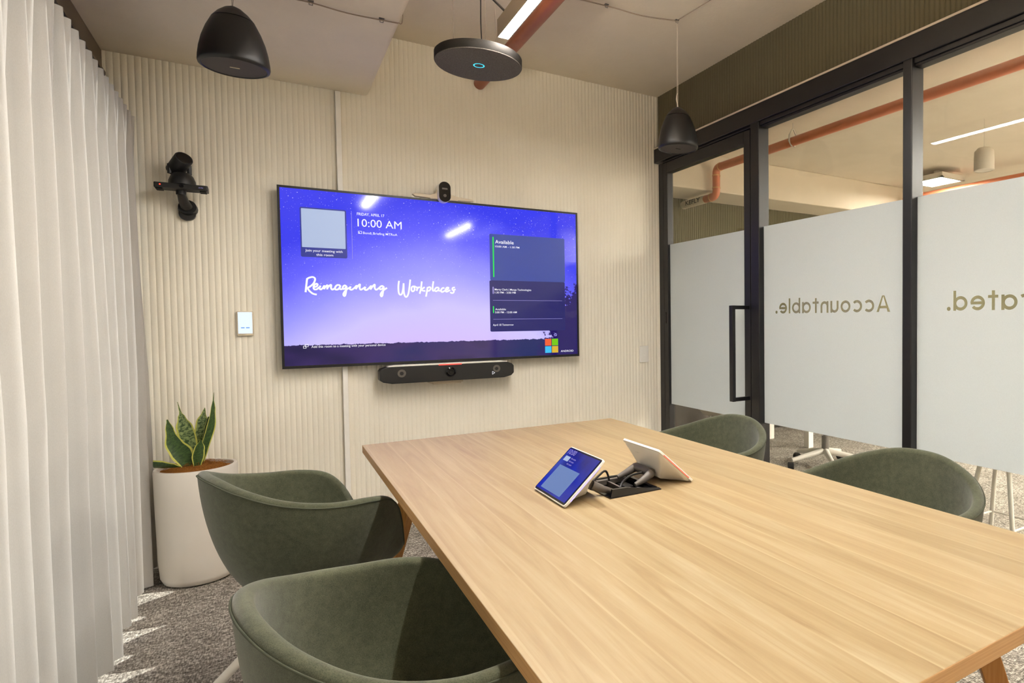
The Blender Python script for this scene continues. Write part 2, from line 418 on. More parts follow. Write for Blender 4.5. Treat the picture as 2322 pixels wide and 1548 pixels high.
mb = MB(); mb.box(.04, .10, .0, YE, 0, ZH); struct('wall_office_side', mb, M['office_felt'], label='olive side wall of the office corridor')
mb = MB(); mb.box(9, 9.1, -6, YE+.1, 0, ZH); struct('wall_office_far', mb, M['office_white'])
mb = MB(); mb.box(-3.3, 9, -6.1, -6, 0, ZH); struct('wall_rear', mb, M['office_white'])
mb = MB(); mb.box(-3.3, -3.12, -6, -4.6, 0, ZH); mb.box(-3.3, -3.12, -4.6, 0, 2.44, ZH); mb.box(-3.3, -3.12, -.40, 0, 0, 2.44)  # unseen corner piece extended to stop daylight leaking past the curtain end
struct('wall_left', mb, M['office_white'])
# window behind the curtain
wr = sroot('window_1', (-3.12, -2.3, 0), 'black framed window behind the sheer curtain')
mb = MB()
mb.box(-3.16, -3.09, -4.6, -.38, 0, .02); mb.box(-3.16, -3.09, -4.6, -.38, 2.2, 2.44)
for y in (-4.6, -3.1, -1.58, -.43): mb.box(-3.16, -3.09, y, y+.05, .02, 2.2)
struct('window_frame', mb, M['black_frame'], wr, bev=.003)
mb = MB(); mb.box(-3.128, -3.122, -4.55, -.43, .02, 2.2); struct('window_pane', mb, M['glass'], wr)
mb = MB(); mb.box(-3.09, -3.02, -4.6, -.0, 2.20, 2.36); struct('blind_box', mb, M['black_plastic'], wr)
mb = MB(); mb.box(-3.09, -3.03, -4.6, .0, 2.365, ZL); mb.box(-3.03, -3.018, -4.6, .0, 2.355, 2.37); struct('bronze_fascia', mb, M['bronze'], wr, bev=.002)

# glass partition: door and two fixed panes
def film_letters(mb, word, y_start, y_end, z0, h=.078):
    """stroke-built geometric letters as solid cutters through the film, read from the office side (+y is the reading direction)"""
    xh = h*.78; R = xh/2; W = h*.165; prims = []; x = 0; gap = h*.15
    def ring(cx, a0=0, a1=360, cz=None):
        prims.append(('ring', cx, R if cz is None else cz, R, R-W, a0, a1))
    def box(x0, x1, za, zb): prims.append(('poly', [(x0, za), (x1, za), (x1, zb), (x0, zb)]))
    for ch in word:
        if ch == 'A':
            wd = h*.95
            prims.append(('poly', [(x, 0), (x+W*1.1, 0), (x+wd/2+W*.1, h), (x+wd/2-W*.5, h)]))
            prims.append(('poly', [(x+wd-W*1.1, 0), (x+wd, 0), (x+wd/2+W*.5, h), (x+wd/2-W*.1, h)]))
            box(x+wd*.2, x+wd*.8, h*.22, h*.22+W*.9); x += wd
        elif ch == 'I': box(x, x+W, 0, h); x += W
        elif ch == 'c': ring(x+R, 42, 318); x += 1.85*R
        elif ch == 'o': ring(x+R); x += 2*R
        elif ch == 'e': ring(x+R, 0, 322); box(x+W*.6, x+2*R-W*.1, R-W*.45, R+W*.45); x += 2*R
        elif ch in 'ad': ring(x+R); box(x+2*R-W*.9, x+2*R+.1*W, 0, xh if ch == 'a' else h*1.08); x += 2*R+.1*W
        elif ch == 'g': ring(x+R); box(x+2*R-W*.9, x+2*R+.1*W, -R*.2, xh); ring(x+R, 200, 360, -R*.2+.0); x += 2*R+.1*W
        elif ch == 'b': box(x, x+W, 0, h*1.08); ring(x+R); x += 2*R
        elif ch == 'l': box(x, x+W, 0, h*1.08); x += W
        elif ch == 't': box(x+W, x+2*W, 0, xh*1.3); box(x, x+3.2*W, xh-W*.9, xh); x += 3.2*W
        elif ch == 'r': box(x, x+W, 0, xh); prims.append(('ring', x+R, xh-R, R, R-W, 60, 180)); x += R*1.45
        elif ch in 'nu':
            q = R*.86
            if ch == 'n': box(x, x+W, 0, xh); prims.append(('ring', x+q, xh-q, q, q-W, 0, 180)); box(x+2*q-W, x+2*q, 0, xh-q)
            else: box(x+2*q-W, x+2*q, 0, xh); prims.append(('ring', x+q, q, q, q-W, 180, 360)); box(x, x+W, q, xh)
            x += 2*q
        elif ch == '.': prims.append(('ring', x+W*.65, W*.65, W*.68, 0, 0, 360)); x += W*1.3
        x += gap
    tot = x-gap
    sc = (y_end-y_start)/tot if y_start is not None else 1
    y0 = y_start if y_start is not None else y_end-tot*1.04
    if y_start is None: sc = 1.04
    out = []
    for p in prims:
        c = MB()
        if p[0] == 'poly':
            c.prism([(y0+u*sc, z0+v) for u, v in p[1]], 'x', -.02, .02)
        else:
            _, cx, cz, Ro, Ri, a0, a1 = p; n = 28
            if Ri <= 0: c.prism([(y0+(cx+Ro*math.cos(2*PI*i/n))*sc, z0+cz+Ro*math.sin(2*PI*i/n)) for i in range(n)], 'x', -.02, .02)
            else:
                full = a1-a0 >= 360; N = n if full else n+1; rs = []
                for i in range(N):
                    a = math.radians(a0+(a1-a0)*i/n); ca, sa = math.cos(a), math.sin(a)
                    rs.append([(w_, y0+(cx+rr*ca)*sc, z0+cz+rr*sa) for rr, w_ in ((Ro, -.02), (Ro, .02), (Ri, .02), (Ri, -.02))])
                if full: rs.append(rs[0])
                c.rings(rs, cap=not full)
                if full: bmesh.ops.remove_doubles(c.b, verts=c.b.verts, dist=1e-6)
        bmesh.ops.recalc_face_normals(c.b, faces=c.b.faces); out.append(c)
    return out
def cut(target, cutters):
    for c in cutters:
        me = bpy.data.meshes.new('c'); c.b.to_mesh(me); c.b.free(); co = bpy.data.objects.new('c', me); COL.objects.link(co)
        md = target.modifiers.new('b', 'BOOLEAN'); md.operation = 'DIFFERENCE'; md.object = co; md.solver = 'EXACT'
        dg = bpy.context.evaluated_depsgraph_get(); dg.update()
        nm = bpy.data.meshes.new_from_object(target.evaluated_get(dg))
        target.modifiers.clear(); old = target.data; target.data = nm; bpy.data.meshes.remove(old)
        bpy.data.objects.remove(co); bpy.data.meshes.remove(me)
FT, FB = 1.732, .580
dr = sroot('door_1', (0, -.55, 0), 'black framed glass door with frosted film')
mb = MB()   # fixed jamb and door leaf frame
mb.box(-.02, .04, -.092, -.03, 0, 2.325); mb.box(-.02, .04, -1.092, -1.07, 0, 2.325)
mb.box(-.02, .04, -1.07, -.092, 2.322, 2.335)
struct('door_frame', mb, M['black_frame'], dr, bev=.003)
mb = MB()
mb.box(-.022, .03, -.149, -.096, .02, 2.318); mb.box(-.022, .03, -1.066, -1.008, .02, 2.318)
mb.box(-.022, .03, -1.008, -.149, 2.243, 2.318); mb.box(-.022, .03, -1.008, -.149, .02, .10)
leaf = struct('door_leaf', mb, M['black_frame'], dr, bev=.003)
mb = MB(); mb.box(.0, .008, -1.012, -.145, .095, 2.248); struct('door_pane', mb, M['glass'], leaf)
mb = MB(); mb.box(-.0012, -.0004, -1.01, -.147, FB, FT); struct('frosted_film', mb, M['film'], leaf)
mb = MB()   # square pull handle
for z in (.715, 1.262): mb.obox((-.085, -1.045, z), (.13, .022, .022), Matrix.Identity(3))
mb.obox((-.145, -1.045, .9885), (.022, .034, .569), Matrix.Identity(3))
struct('door_handle', mb, M['black_frame'], leaf, bev=.002)
mb = MB(); mb.box(-.0245, -.021, -.126, -.114, 1.165, 1.245); struct('strike_plate', mb, M['black_gloss'], dr)
mb = MB()
mb.box(-.04, .04, -6, -.0, 2.335, 2.436); struct('trim_3', mb, M['black_frame'], label='black header rail over door and glass panes', bev=.004)
mb = MB(); mb.box(-.028, .035, -6, -1.165, 2.312, 2.335); mb.box(-.02, .03, -6, -1.165, 2.300, 2.312)
struct('trim_4', mb, M['black_frame'], label='inner black glazing bead under the header', bev=.002)
mb = MB(); mb.box(-.04, .04, -1.165, -1.092, 0, 2.335); struct('trim_5', mb, M['black_frame'], label='black mullion between the door and the first fixed pane', bev=.004)
mb = MB(); mb.box(-.044, .04, -2.196, -2.148, 0, 2.335); struct('trim_6', mb, M['black_frame'], label='black mullion between the two fixed panes', bev=.004)
mb = MB(); mb.box(-.044, .04, -4.2, -4.152, 0, 2.335); mb.box(-.04, .04, -6, -1.165, 0, .05); struct('trim_7', mb, M['black_frame'], label='black floor rail of the glass partition', bev=.004)
for i, (ya, yb, word, ys, ye) in enumerate(((-2.150, -1.163, 'Accountable.', -2.051, -1.262), (-4.15, -2.194, 'Integrated.', None, -2.342))):
    r_ = sroot('window_%d' % (i+2), (0, (ya+yb)/2, 0), 'fixed glass pane with mirrored lettering left clear in the frosted film')
    mb = MB(); mb.box(0, .008, ya, yb, .05, 2.302); struct('window_pane', mb, M['glass'], r_)
    mb = MB(); mb.box(-.0014, -.0004, ya, yb, FB, FT)
    fo = struct('frosted_film', mb, M['film'], r_); fo.location = (0, 0, 0)
    off = OFF[r_.name]; cs = film_letters(mb, word, ys, ye, 1.222)
    for c in cs:
        for v_ in c.b.verts: v_.co -= off
    fo.parent = None; cut(fo, cs); fo.parent = r_

# ------------------------------------------------------------------ wall things
# cable duct
mb = MB(); mb.box(-2.085, -2.060, -.030, 0.004, 0, ZL-.01)
du = obj('cable_duct', mb, M['duct'], bev=.002); tag(du, 'slim white vertical cable duct running up the ribbed wall behind the television', 'cable duct')

# television
TX0, TX1, TZ0, TZ1, TY = -2.366, -.690, .953, 1.909, -.08
tv = thing('television', 'large wall-mounted television showing a purple starry meeting-room screen', 'television', ((TX0+TX1)/2, -.04, TZ0))
mb = MB(); mb.box(TX0+.004, TX1-.004, TY+.012, TY+.04, TZ0+.004, TZ1-.004); mb.box(TX0+.25, TX1-.25, TY+.04, -.032, TZ0+.12, TZ1-.16); mb.box(-1.8, -1.25, -.02, 0.001, 1.25, 1.6)
obj('housing', mb, M['black_plastic'], tv, bev=.003)
bz = .0115
mb = MB()
mb.box(TX0, TX1, TY, TY+.014, TZ1-bz, TZ1); mb.box(TX0, TX1, TY, TY+.014, TZ0, TZ0+bz+.003)
mb.box(TX0, TX0+bz, TY, TY+.014, TZ0+bz+.003, TZ1-bz); mb.box(TX1-bz, TX1, TY, TY+.014, TZ0+bz+.003, TZ1-bz)
obj('bezel', mb, M['black_frame'], tv)
mb = MB(); mb.box(TX0+bz, TX1-bz, TY+.003, TY+.012, TZ0+bz+.003, TZ1-bz)
sc_ = obj('screen', mb, M['screen'], tv)
SY = TY+.0026
U, VV = (1, 0, 0), (0, 0, 1)
def plate(name, mat, x0, x1, z0, z1, r=.003, y=SY, par=None, label=None):
    mb = MB(); mb.prism(rrect(x0, x1, z0, z1, r, 4), 'y', y, y+.0004); o = obj(name, mb, mat, par or sc_)
    if label: o['label'] = label
    return o
plate('join_card', M['card'], -2.268, -2.052, 1.543, 1.805, .008, label='dark blue card')
plate('code_panel', M['pale'], -2.262, -2.059, 1.594, 1.798, .003, y=SY-.0004, label='pale square panel')
plate('divider_line', M['txt_soft'], -2.028, -2.026, 1.541, 1.803, .0008)
mb = MB()
y_ = SY-.0006
def T(s, x, z, w_, h, bold=.0):
    mb = MB(); mb.text(s, (x, y_, z), U, VV, width=w_, height=h, bold=bold*.35)
    obj('text_line', mb, M['txt'], sc_, recalc=False)
T('Join your meeting with', -2.248, 1.572, .174, .0125, .012); T('this room', -2.198, 1.551, .079, .0125, .012)
T('FRIDAY, APRIL 17', -2.0, 1.783, .137, .015, .012)
T('10:00 AM', -1.998, 1.722, .224, .043, .0)
T('Bondi Briefing MTRoA', -1.972, 1.682, .174, .013, .004)
T('Add this room to a meeting with your personal device', -2.233, 1.060, .360, .0125, .010)
T('Available', -1.242, 1.674, .117, .022, .012); T('10:00 AM - 1:30 PM', -1.242, 1.650, .153, .0115, .008)
T('Marty Clark | Merge Technologies', -1.25, 1.384, .234, .0115, .014); T('1:30 PM - 3:00 PM', -1.25, 1.365, .132, .0115, .008)
T('Available', -1.249, 1.261, .067, .0115, .016); T('3:00 PM - 12:00 AM', -1.25, 1.242, .137, .0115, .008)
T('April 18 Tomorrow', -1.265, 1.164, .130, .0115, .012)
T('ANDROID', -.821, .985, .090, .012, .004)
slog = [[(-2.243,1.43),(-2.248,1.39),(-2.252,1.356)],[(-2.245,1.425),(-2.234,1.433),(-2.217,1.437),(-2.207,1.428),(-2.213,1.406),(-2.228,1.389),(-2.243,1.379)],[(-2.243,1.379),(-2.235,1.364),(-2.219,1.349),(-2.201,1.344)],[(-2.215,1.383),(-2.202,1.387),(-2.196,1.397),(-2.201,1.402),(-2.211,1.395),(-2.215,1.381),(-2.211,1.372),(-2.2,1.373),(-2.189,1.384)],[(-2.183,1.392),(-2.188,1.378),(-2.182,1.372),(-2.172,1.38)],[(-2.181,1.403),(-2.18,1.402)],[(-2.172,1.38),(-2.165,1.392),(-2.166,1.373)],[(-2.165,1.379),(-2.155,1.392),(-2.15,1.394),(-2.152,1.373)],[(-2.152,1.379),(-2.141,1.393),(-2.133,1.397),(-2.134,1.381),(-2.128,1.372),(-2.118,1.378)],[(-2.09,1.396),(-2.104,1.397),(-2.114,1.385),(-2.113,1.373),(-2.101,1.374),(-2.092,1.386),(-2.089,1.396),(-2.093,1.378),(-2.084,1.375),(-2.076,1.382)],[(-2.061,1.392),(-2.069,1.396),(-2.078,1.386),(-2.075,1.376),(-2.066,1.381),(-2.06,1.392),(-2.063,1.363),(-2.067,1.343),(-2.072,1.338),(-2.076,1.347),(-2.07,1.361),(-2.056,1.377),(-2.043,1.385)],[(-2.04,1.391),(-2.044,1.377),(-2.035,1.373),(-2.022,1.383)],[(-2.038,1.402),(-2.038,1.401)],[(-2.022,1.383),(-2.01,1.396),(-2.015,1.376)],[(-2.014,1.38),(-1.999,1.4),(-1.994,1.402),(-1.996,1.384),(-1.991,1.374),(-1.98,1.38),(-1.967,1.39)],[(-1.967,1.39),(-1.971,1.376),(-1.962,1.373),(-1.949,1.384)],[(-1.963,1.401),(-1.962,1.401)],[(-1.949,1.384),(-1.938,1.396),(-1.942,1.375)],[(-1.941,1.38),(-1.925,1.401),(-1.92,1.402),(-1.921,1.385),(-1.913,1.375),(-1.896,1.388)],[(-1.876,1.394),(-1.885,1.397),(-1.896,1.388),(-1.893,1.378),(-1.882,1.382),(-1.875,1.394),(-1.879,1.366),(-1.883,1.344),(-1.888,1.338),(-1.892,1.348),(-1.886,1.362),(-1.873,1.376),(-1.858,1.387)],[(-1.795,1.428),(-1.799,1.396),(-1.798,1.363),(-1.791,1.349),(-1.781,1.355),(-1.774,1.384),(-1.771,1.415)],[(-1.771,1.415),(-1.771,1.368),(-1.766,1.343),(-1.757,1.337),(-1.747,1.356),(-1.74,1.397),(-1.735,1.437)],[(-1.717,1.4),(-1.728,1.393),(-1.73,1.377),(-1.723,1.369),(-1.713,1.379),(-1.715,1.398),(-1.705,1.394)],[(-1.705,1.394),(-1.698,1.39),(-1.702,1.372)],[(-1.701,1.381),(-1.692,1.392),(-1.684,1.394)],[(-1.673,1.428),(-1.678,1.39),(-1.686,1.356)],[(-1.658,1.395),(-1.67,1.386),(-1.676,1.38),(-1.667,1.374),(-1.655,1.373)],[(-1.642,1.395),(-1.646,1.37),(-1.652,1.34)],[(-1.643,1.391),(-1.63,1.396),(-1.625,1.387),(-1.633,1.375),(-1.645,1.373)],[(-1.609,1.43),(-1.614,1.396),(-1.613,1.375),(-1.603,1.377)],[(-1.58,1.394),(-1.594,1.393),(-1.603,1.379),(-1.595,1.372),(-1.582,1.382),(-1.579,1.394),(-1.581,1.377),(-1.57,1.375)],[(-1.548,1.391),(-1.558,1.392),(-1.567,1.38),(-1.562,1.368),(-1.542,1.378)],[(-1.542,1.38),(-1.529,1.385),(-1.525,1.395),(-1.535,1.394),(-1.542,1.38),(-1.536,1.37),(-1.515,1.381)],[(-1.488,1.397),(-1.5,1.394),(-1.502,1.383),(-1.494,1.375),(-1.499,1.364),(-1.511,1.364),(-1.513,1.37)],[(-1.496,1.38),(-1.484,1.386)]]
for part_ in (slog[:20], slog[20:]):
  mb = MB()
  for st in part_:
    p = cat_rom([(x, y_, z) for x, z in st], 5)
    mb.tube(p, .0052, 6)
  for v_ in mb.b.verts: v_.co.y = y_ + (v_.co.y-y_)*.15
  obj('script_word', mb, M['txt'], sc_)['label'] = 'white handwritten slogan word'
mb = MB()
def frame2(x0, x1, z0, z1, t):
    for a in ((x0, x1, z0, z0+t), (x0, x1, z1-t, z1), (x0, x0+t, z0, z1), (x1-t, x1, z0, z1)): mb.box(a[0], a[1], y_, y_+.0003, a[2], a[3])
frame2(-1.996, -1.978, 1.682, 1.697, .002); mb.box(-1.993, -1.988, y_, y_+.0003, 1.685, 1.690)
obj('screen_icon', mb, M['txt'], sc_); mb = MB()
frame2(-2.262, -2.246, 1.066, 1.080, .002); frame2(-2.270, -2.256, 1.058, 1.072, .002)
obj('screen_icon', mb, M['txt'], sc_)
plate('schedule_upper', M['card_up'], -1.276, -.784, 1.445, 1.731, .008, label='blue upper schedule panel')
plate('schedule_lower', M['card_low'], -1.281, -.786, 1.128, 1.445, .008, label='deep navy lower schedule panel')
plate('green_bar', M['green'], -1.258, -1.250, 1.465, 1.714, .0035, y=SY-.0004)
plate('pale_bar', M['txt_soft'], -1.263, -1.256, 1.362, 1.406, .003, y=SY-.0004)
plate('green_bar', M['green'], -1.263, -1.256, 1.243, 1.286, .003, y=SY-.0004)
plate('divider_line', M['txt_soft'], -1.262, -.806, 1.3215, 1.3235, .0008, y=SY-.0004)
plate('divider_line', M['txt_soft'], -1.262, -.806, 1.2040, 1.2060, .0008, y=SY-.0004)
for n_, a in (('r', (-.929, -.886, 1.030, 1.074)), ('g', (-.882, -.839, 1.030, 1.074)), ('b', (-.929, -.886, .983, 1.026)), ('y', (-.882, -.839, .983, 1.026))):
    plate('logo_square', M['sq_'+n_], *a, .0005, y=SY-.0004)

# camera on top of the television
cm = thing('conference_camera', 'small black capsule camera on a cream winged bracket on top of the television', 'camera', (-1.545, -.075, TZ1))
mb = MB()
pf = [(-1.715, 1.929), (-1.700, 1.917), (-1.60, 1.914), (-1.47, 1.914), (-1.385, 1.914), (-1.368, 1.919), (-1.375, 1.927), (-1.45, 1.934), (-1.50, 1.943), (-1.512, 1.98), (-1.576, 1.98), (-1.585, 1.945), (-1.62, 1.934), (-1.70, 1.936)]
mb.prism(pf, 'y', -.088, -.06); mb.box(-1.62, -1.46, -.09, -.03, 1.9095, 1.915)
obj('wing_bracket', mb, M['cream_plastic'], cm, bev=.003)
def capsule(mb, cx, cz, hw, hh, y0, y1, n=10):
    p = []
    for i in range(2*n+2):
        a = PI*i/(2*n+1); p.append((cx+hw*math.cos(a), cz+(hh-hw)+hw*math.sin(a)))
    for i in range(2*n+2):
        a = PI+PI*i/(2*n+1); p.append((cx+hw*math.cos(a), cz-(hh-hw)+hw*math.sin(a)))
    mb.prism(p, 'y', y0, y1)
mb = MB(); capsule(mb, -1.545, 1.950, .034, .060, -.125, -.06); obj('camera_body', mb, M['white_plastic'], cm, smooth=30, bev=.004)
mb = MB(); capsule(mb, -1.545, 1.950, .0325, .0585, -.128, -.1255); fp = obj('camera_face', mb, M['black_gloss'], cm, smooth=30); fp['label'] = 'glossy black oval face'
mb = MB(); mb.lathe([(.0, -.1295), (.006, -.1295), (.009, -.1287), (.009, -.128)], (-1.545, 0, 1.928), 20, 'y'); obj('lens', mb, M['dark_grey'], fp, smooth=30)
mb = MB(); mb.box(-1.560, -1.530, -.129, -.128, 1.963, 1.972); obj('sensor_window', mb, M['dark_grey'], fp)

# video bar under the television
vb = thing('video_bar', 'long black video soundbar with central lens mounted below the television', 'video bar', (-1.533, -.06, .88))
pf = [(-1.913, .868), (-1.913, .918), (-1.905, .930), (-1.865, .943), (-1.20, .943), (-1.165, .930), (-1.153, .916), (-1.153, .872), (-1.17, .856), (-1.215, .845), (-1.85, .845), (-1.895, .855)]
mb = MB(); mb.prism(pf, 'y', -.125, -.045); obj('bar_body', mb, M['black_plastic'], vb, bev=.004)
pf2 = [(-1.873, .9415), (-1.868, .945), (-1.84, .950), (-1.225, .950), (-1.198, .945), (-1.193, .9415)]
mb = MB(); mb.prism(pf2, 'y', -.126, -.04); obj('top_cover', mb, M['white_plastic'], vb, bev=.001)['label'] = 'thin white top cover'
mb = MB(); mb.box(-1.600, -1.470, -.1275, -.126, .9375, .9445); obj('status_light', mb, M['led_bar'], vb)['label'] = 'glowing red status light'
mb = MB(); mb.lathe([(.026, -.1255), (.028, -.134), (.022, -.136), (.019, -.131), (.012, -.131), (.010, -.134), (.0, -.134)], (-1.533, 0, .897), 32, 'y', cap=False); obj('lens', mb, M['black_gloss'], vb, smooth=40)
for x in (-1.800, -1.262):
    mb = MB(); mb.lathe([(.0, -.1262), (.0215, -.1262), (.0225, -.1252)], (x, 0, .902), 28, 'y', cap=False); sp = obj('speaker_ring', mb, M['dark_grey'], vb, smooth=30)
    mb = MB(); mb.lathe([(.0, -.1268), (.010, -.1268), (.0105, -.1262)], (x, 0, .902), 20, 'y', cap=False); obj('speaker_centre', mb, M['black_plastic'], sp, smooth=30)
mb = MB()
for a, b in (((-1.288, .868), (-1.288, .886)), ((-1.288, .886), (-1.273, .877)), ((-1.273, .877), (-1.288, .868))): mb.tube([(a[0], -.1257, a[1]), (b[0], -.1257, b[1])], .0012, 4)
obj('triangle_logo', mb, M['txt'], vb)
mb = MB(); mb.box(-1.64, -1.45, -.075, .002, .83, .846); mb.box(-1.62, -1.46, -.07, .002, .822, .83); obj('wall_bracket', mb, M['cream_plastic'], vb, bev=.002)['label'] = 'cream wall bracket under the bar'

# wall touch panel and light switch
tp = thing('booking_tablet', 'small lit white touch panel on the ribbed wall left of the television', 'control panel', (-2.519, 0, 1.10))
mb = MB(); mb.box(-2.554, -2.484, -.016, .003, 1.130, 1.256); obj('panel_body', mb, M['cream_plastic'], tp, bev=.003)
mb = MB(); mb.box(-2.549, -2.489, -.0175, -.0155, 1.142, 1.252); ps = obj('screen', mb, M['panel_screen'], tp)
mb = MB()
for x in (-2.537, -2.516): mb.box(x, x+.015, -.0182, -.0174, 1.169, 1.174)
obj('buttons', mb, M['panel_btn'], ps)
ls = thing('light_switch', 'white rocker light switch on the beige wall beside the glass door', 'light switch', (-.144, 0, .94))
mb = MB(); mb.box(-.181, -.107, -.010, .003, .882, 1.001); obj('cover_plate', mb, M['white_plastic'], ls, bev=.003)
mb = MB(); mb.box(-.150, -.138, -.0125, -.0095, .932, .946); obj('rocker', mb, M['white_plastic'], ls, bev=.001)

# wall camera upper left
wc = thing('tracking_camera', 'black pan-tilt camera on a slim shelf bar bracketed high beside the curtain', 'camera', (-2.747, 0, 1.74))
mb = MB(); mb.tube(cat_rom([(-2.737, -.004, 1.735), (-2.737, -.02, 1.737)]), .034, 20)
mb.tube([(-2.735, .003, 1.760), (-2.735, -.03, 1.768)], [.040, .036], 20); mb.tube([(-2.735, .003, 1.735), (-2.735, -.02, 1.735)], [.028, .026], 16)
mb.tube([(-2.738, -.03, 1.768), (-2.746, -.07, 1.79), (-2.750, -.105, 1.822)], [.024, .020, .017], 14); mb.tube([(-2.750, -.105, 1.812), (-2.750, -.105, 1.832)], .020, 16)
obj('ball_mount', mb, M['black_plastic'], wc, smooth=45)
mb = MB(); mb.prism(rrect(-2.845, -2.645, -.158, -.072, .006, 3), 'z', 1.832, 1.856); bb = obj('shelf_bar', mb, M['shade'], wc, bev=.002)
mb = MB(); mb.tube([(-2.822, -.1575, 1.8455), (-2.822, -.1600, 1.8455)], .0030, 10); obj('status_light', mb, M['led_red'], bb)['label'] = 'tiny red light'
mb = MB(); mb.tube([(-2.744, -.157, 1.845), (-2.744, -.161, 1.845)], [.009, .008], 16); obj('lens', mb, M['black_gloss'], bb, smooth=40)
mb = MB(); mb.text('poly', (-2.679, -.1583, 1.8425), U, VV, width=.017, height=.0045, bold=.01); obj('badge', mb, M['txt_soft'], bb, recalc=False)
for x in (-2.84, -2.677):
    mb = MB(); mb.box(x, x+.025, -.145, -.09, 1.826, 1.832); obj('rubber_pad', mb, M['black_rubber'], bb)
mb = MB(); mb.lathe([(.053, 1.856), (.052, 1.874), (.044, 1.896), (.032, 1.912), (.012, 1.914)], (-2.744, -.115, 0), 28); obj('camera_base', mb, M['black_plastic'], wc, smooth=40)
mb = MB(); d_ = Vector((.42, -.72, .50)).normalized(); c0 = Vector((-2.752, -.118, 1.952))
mb.tube([c0-d_*.052, c0-d_*.046, c0+d_*.046, c0+d_*.050], [.032, .037, .037, .035], 28); hd = obj('camera_head', mb, M['black_plastic'], wc, smooth=40)
mb = MB(); mb.tube([c0+d_*.050, c0+d_*.0515], [.031, .030], 24); obj('lens_cover', mb, M['black_gloss'], hd, smooth=40)
mb = MB(); mb.tube([c0-Vector((.037, 0, .0)), c0-Vector((.037, 0, .045))], .009, 8); obj('yoke_arm', mb, M['black_plastic'], wc, smooth=40); mb = MB(); mb.tube([c0+Vector((.037, 0, .0)), c0-Vector((-.037, 0, .045))], .009, 8); obj('yoke_arm', mb, M['black_plastic'], wc, smooth=40)

# ------------------------------------------------------------------ ceiling things
def pendant(name, x, y, zb, zt, ztop, cordmat, label, braid):
    H = zt-zb; t = thing(name, label, 'pendant speaker', (x, y, zb), 'black pendant speakers')
    prof = [(.100, .0), (.108, .004), (.110, .012), (.109, .03), (.105, .062), (.097, .10), (.084, .14), (.067, .178)]
    top = [(.066, .181), (.048, .205), (.028, .224), (.010, .234), (.004, .235)]
    s_ = H/.235
    mb = MB(); mb.lathe([(r, h*s_+zb) for r, h in prof], (x, y, 0), 56, cap=False); mb.lathe([(.100, zb), (.097, zb+.003), (.097, zb+.02)], (x, y, 0), 56, cap=False)
    sh = obj('shade', mb, M['shade'], t, smooth=60)
    mb = MB(); mb.lathe([(r, h*s_+zb) for r, h in top], (x, y, 0), 56, cap=False); obj('cap', mb, M['shade'], t, smooth=60)
    mb = MB(); mb.lathe([(.0, zb+.0035), (.0985, zb+.0035)], (x, y, 0), 48, cap=False); gr = obj('grille', mb, M['grille'], t)
    mb = MB(); mb.box(x-.015, x+.015, y-.0015, y+.0015, zb+.001, zb+.004); obj('nameplate', mb, M['cream_plastic' if cordmat == 'cable_grey' else 'black_gloss'], gr)
    mb = MB(); mb.tube([(x-.002, y, zt-.002), (x-.003, y, zt+.06), (x, y, ztop)], .0016, 6); mb.tube([(x+.004, y, ztop), (x+.004, y+.002, zt+.05), (x, y, zt)], .0012, 6)
    if braid: mb.tube(cat_rom([(x, y, zt-.003), (x-.002, y, zt+.02), (x-.006, y+.002, zt+.045), (x-.002, y, zt+.075)]), [.0035]*9+[.003]*4, 8)
    obj('cord', mb, M[cordmat], t)
pendant('pendant_speaker', -.529, -1.062, 2.126, 2.354, ZH, 'cable_white', 'black dome pendant speaker on a white cord in front of the glass door', True)
pendant('pendant_speaker', -2.497, -1.100, 2.128, 2.350, ZL, 'cable_grey', 'black dome pendant speaker on a grey cord hanging near the curtain', False)

# round ceiling microphone
DX, DY, DZ, DR = -1.598, -1.05, 2.352, .189
dm = thing('ceiling_microphone', 'flat round charcoal ceiling microphone with a glowing cyan ring, hung on cables', 'microphone', (DX, DY, DZ))
mb = MB(); mb.lathe([(DR-.004, DZ), (DR, DZ+.004), (DR, DZ+.036), (DR-.004, DZ+.040), (.0, DZ+.040)], (DX, DY, 0), 80, cap=False); obj('disc_rim', mb, M['foam_dark'], dm, smooth=50)
mb = MB(); mb.lathe([(.0, DZ-.001), (DR-.003, DZ-.001), (DR-.002, DZ+.002)], (DX, DY, 0), 80, cap=False); fc = obj('disc_face', mb, M['foam'], dm, smooth=50)
mb = MB(); mb.lathe([(.0195, DZ-.0015), (.0245, DZ-.0015)], (DX, DY, 0), 48, cap=False); obj('led_ring', mb, M['led_ring'], fc)['label'] = 'glowing cyan ring'
for a in (150, 30, 270):
    mb = MB(); mb.tube([(DX+.11*math.cos(math.radians(a)), DY+.11*math.sin(math.radians(a)), DZ+.04), (DX+.11*math.cos(math.radians(a)), DY+.11*math.sin(math.radians(a)), ZH)], .0012, 5)
    obj('suspension_wire', mb, M['cable_grey'], dm)
mb = MB(); mb.tube(cat_rom([(DX+.02, DY+.02, DZ+.038), (DX+.022, DY+.02, DZ+.07), (DX+.018, DY+.02, DZ+.2), (DX+.02, DY+.02, DZ+.34), (DX+.02, DY+.02, ZH)]), .0028, 6); obj('data_cable', mb, M['cable_black'], dm)

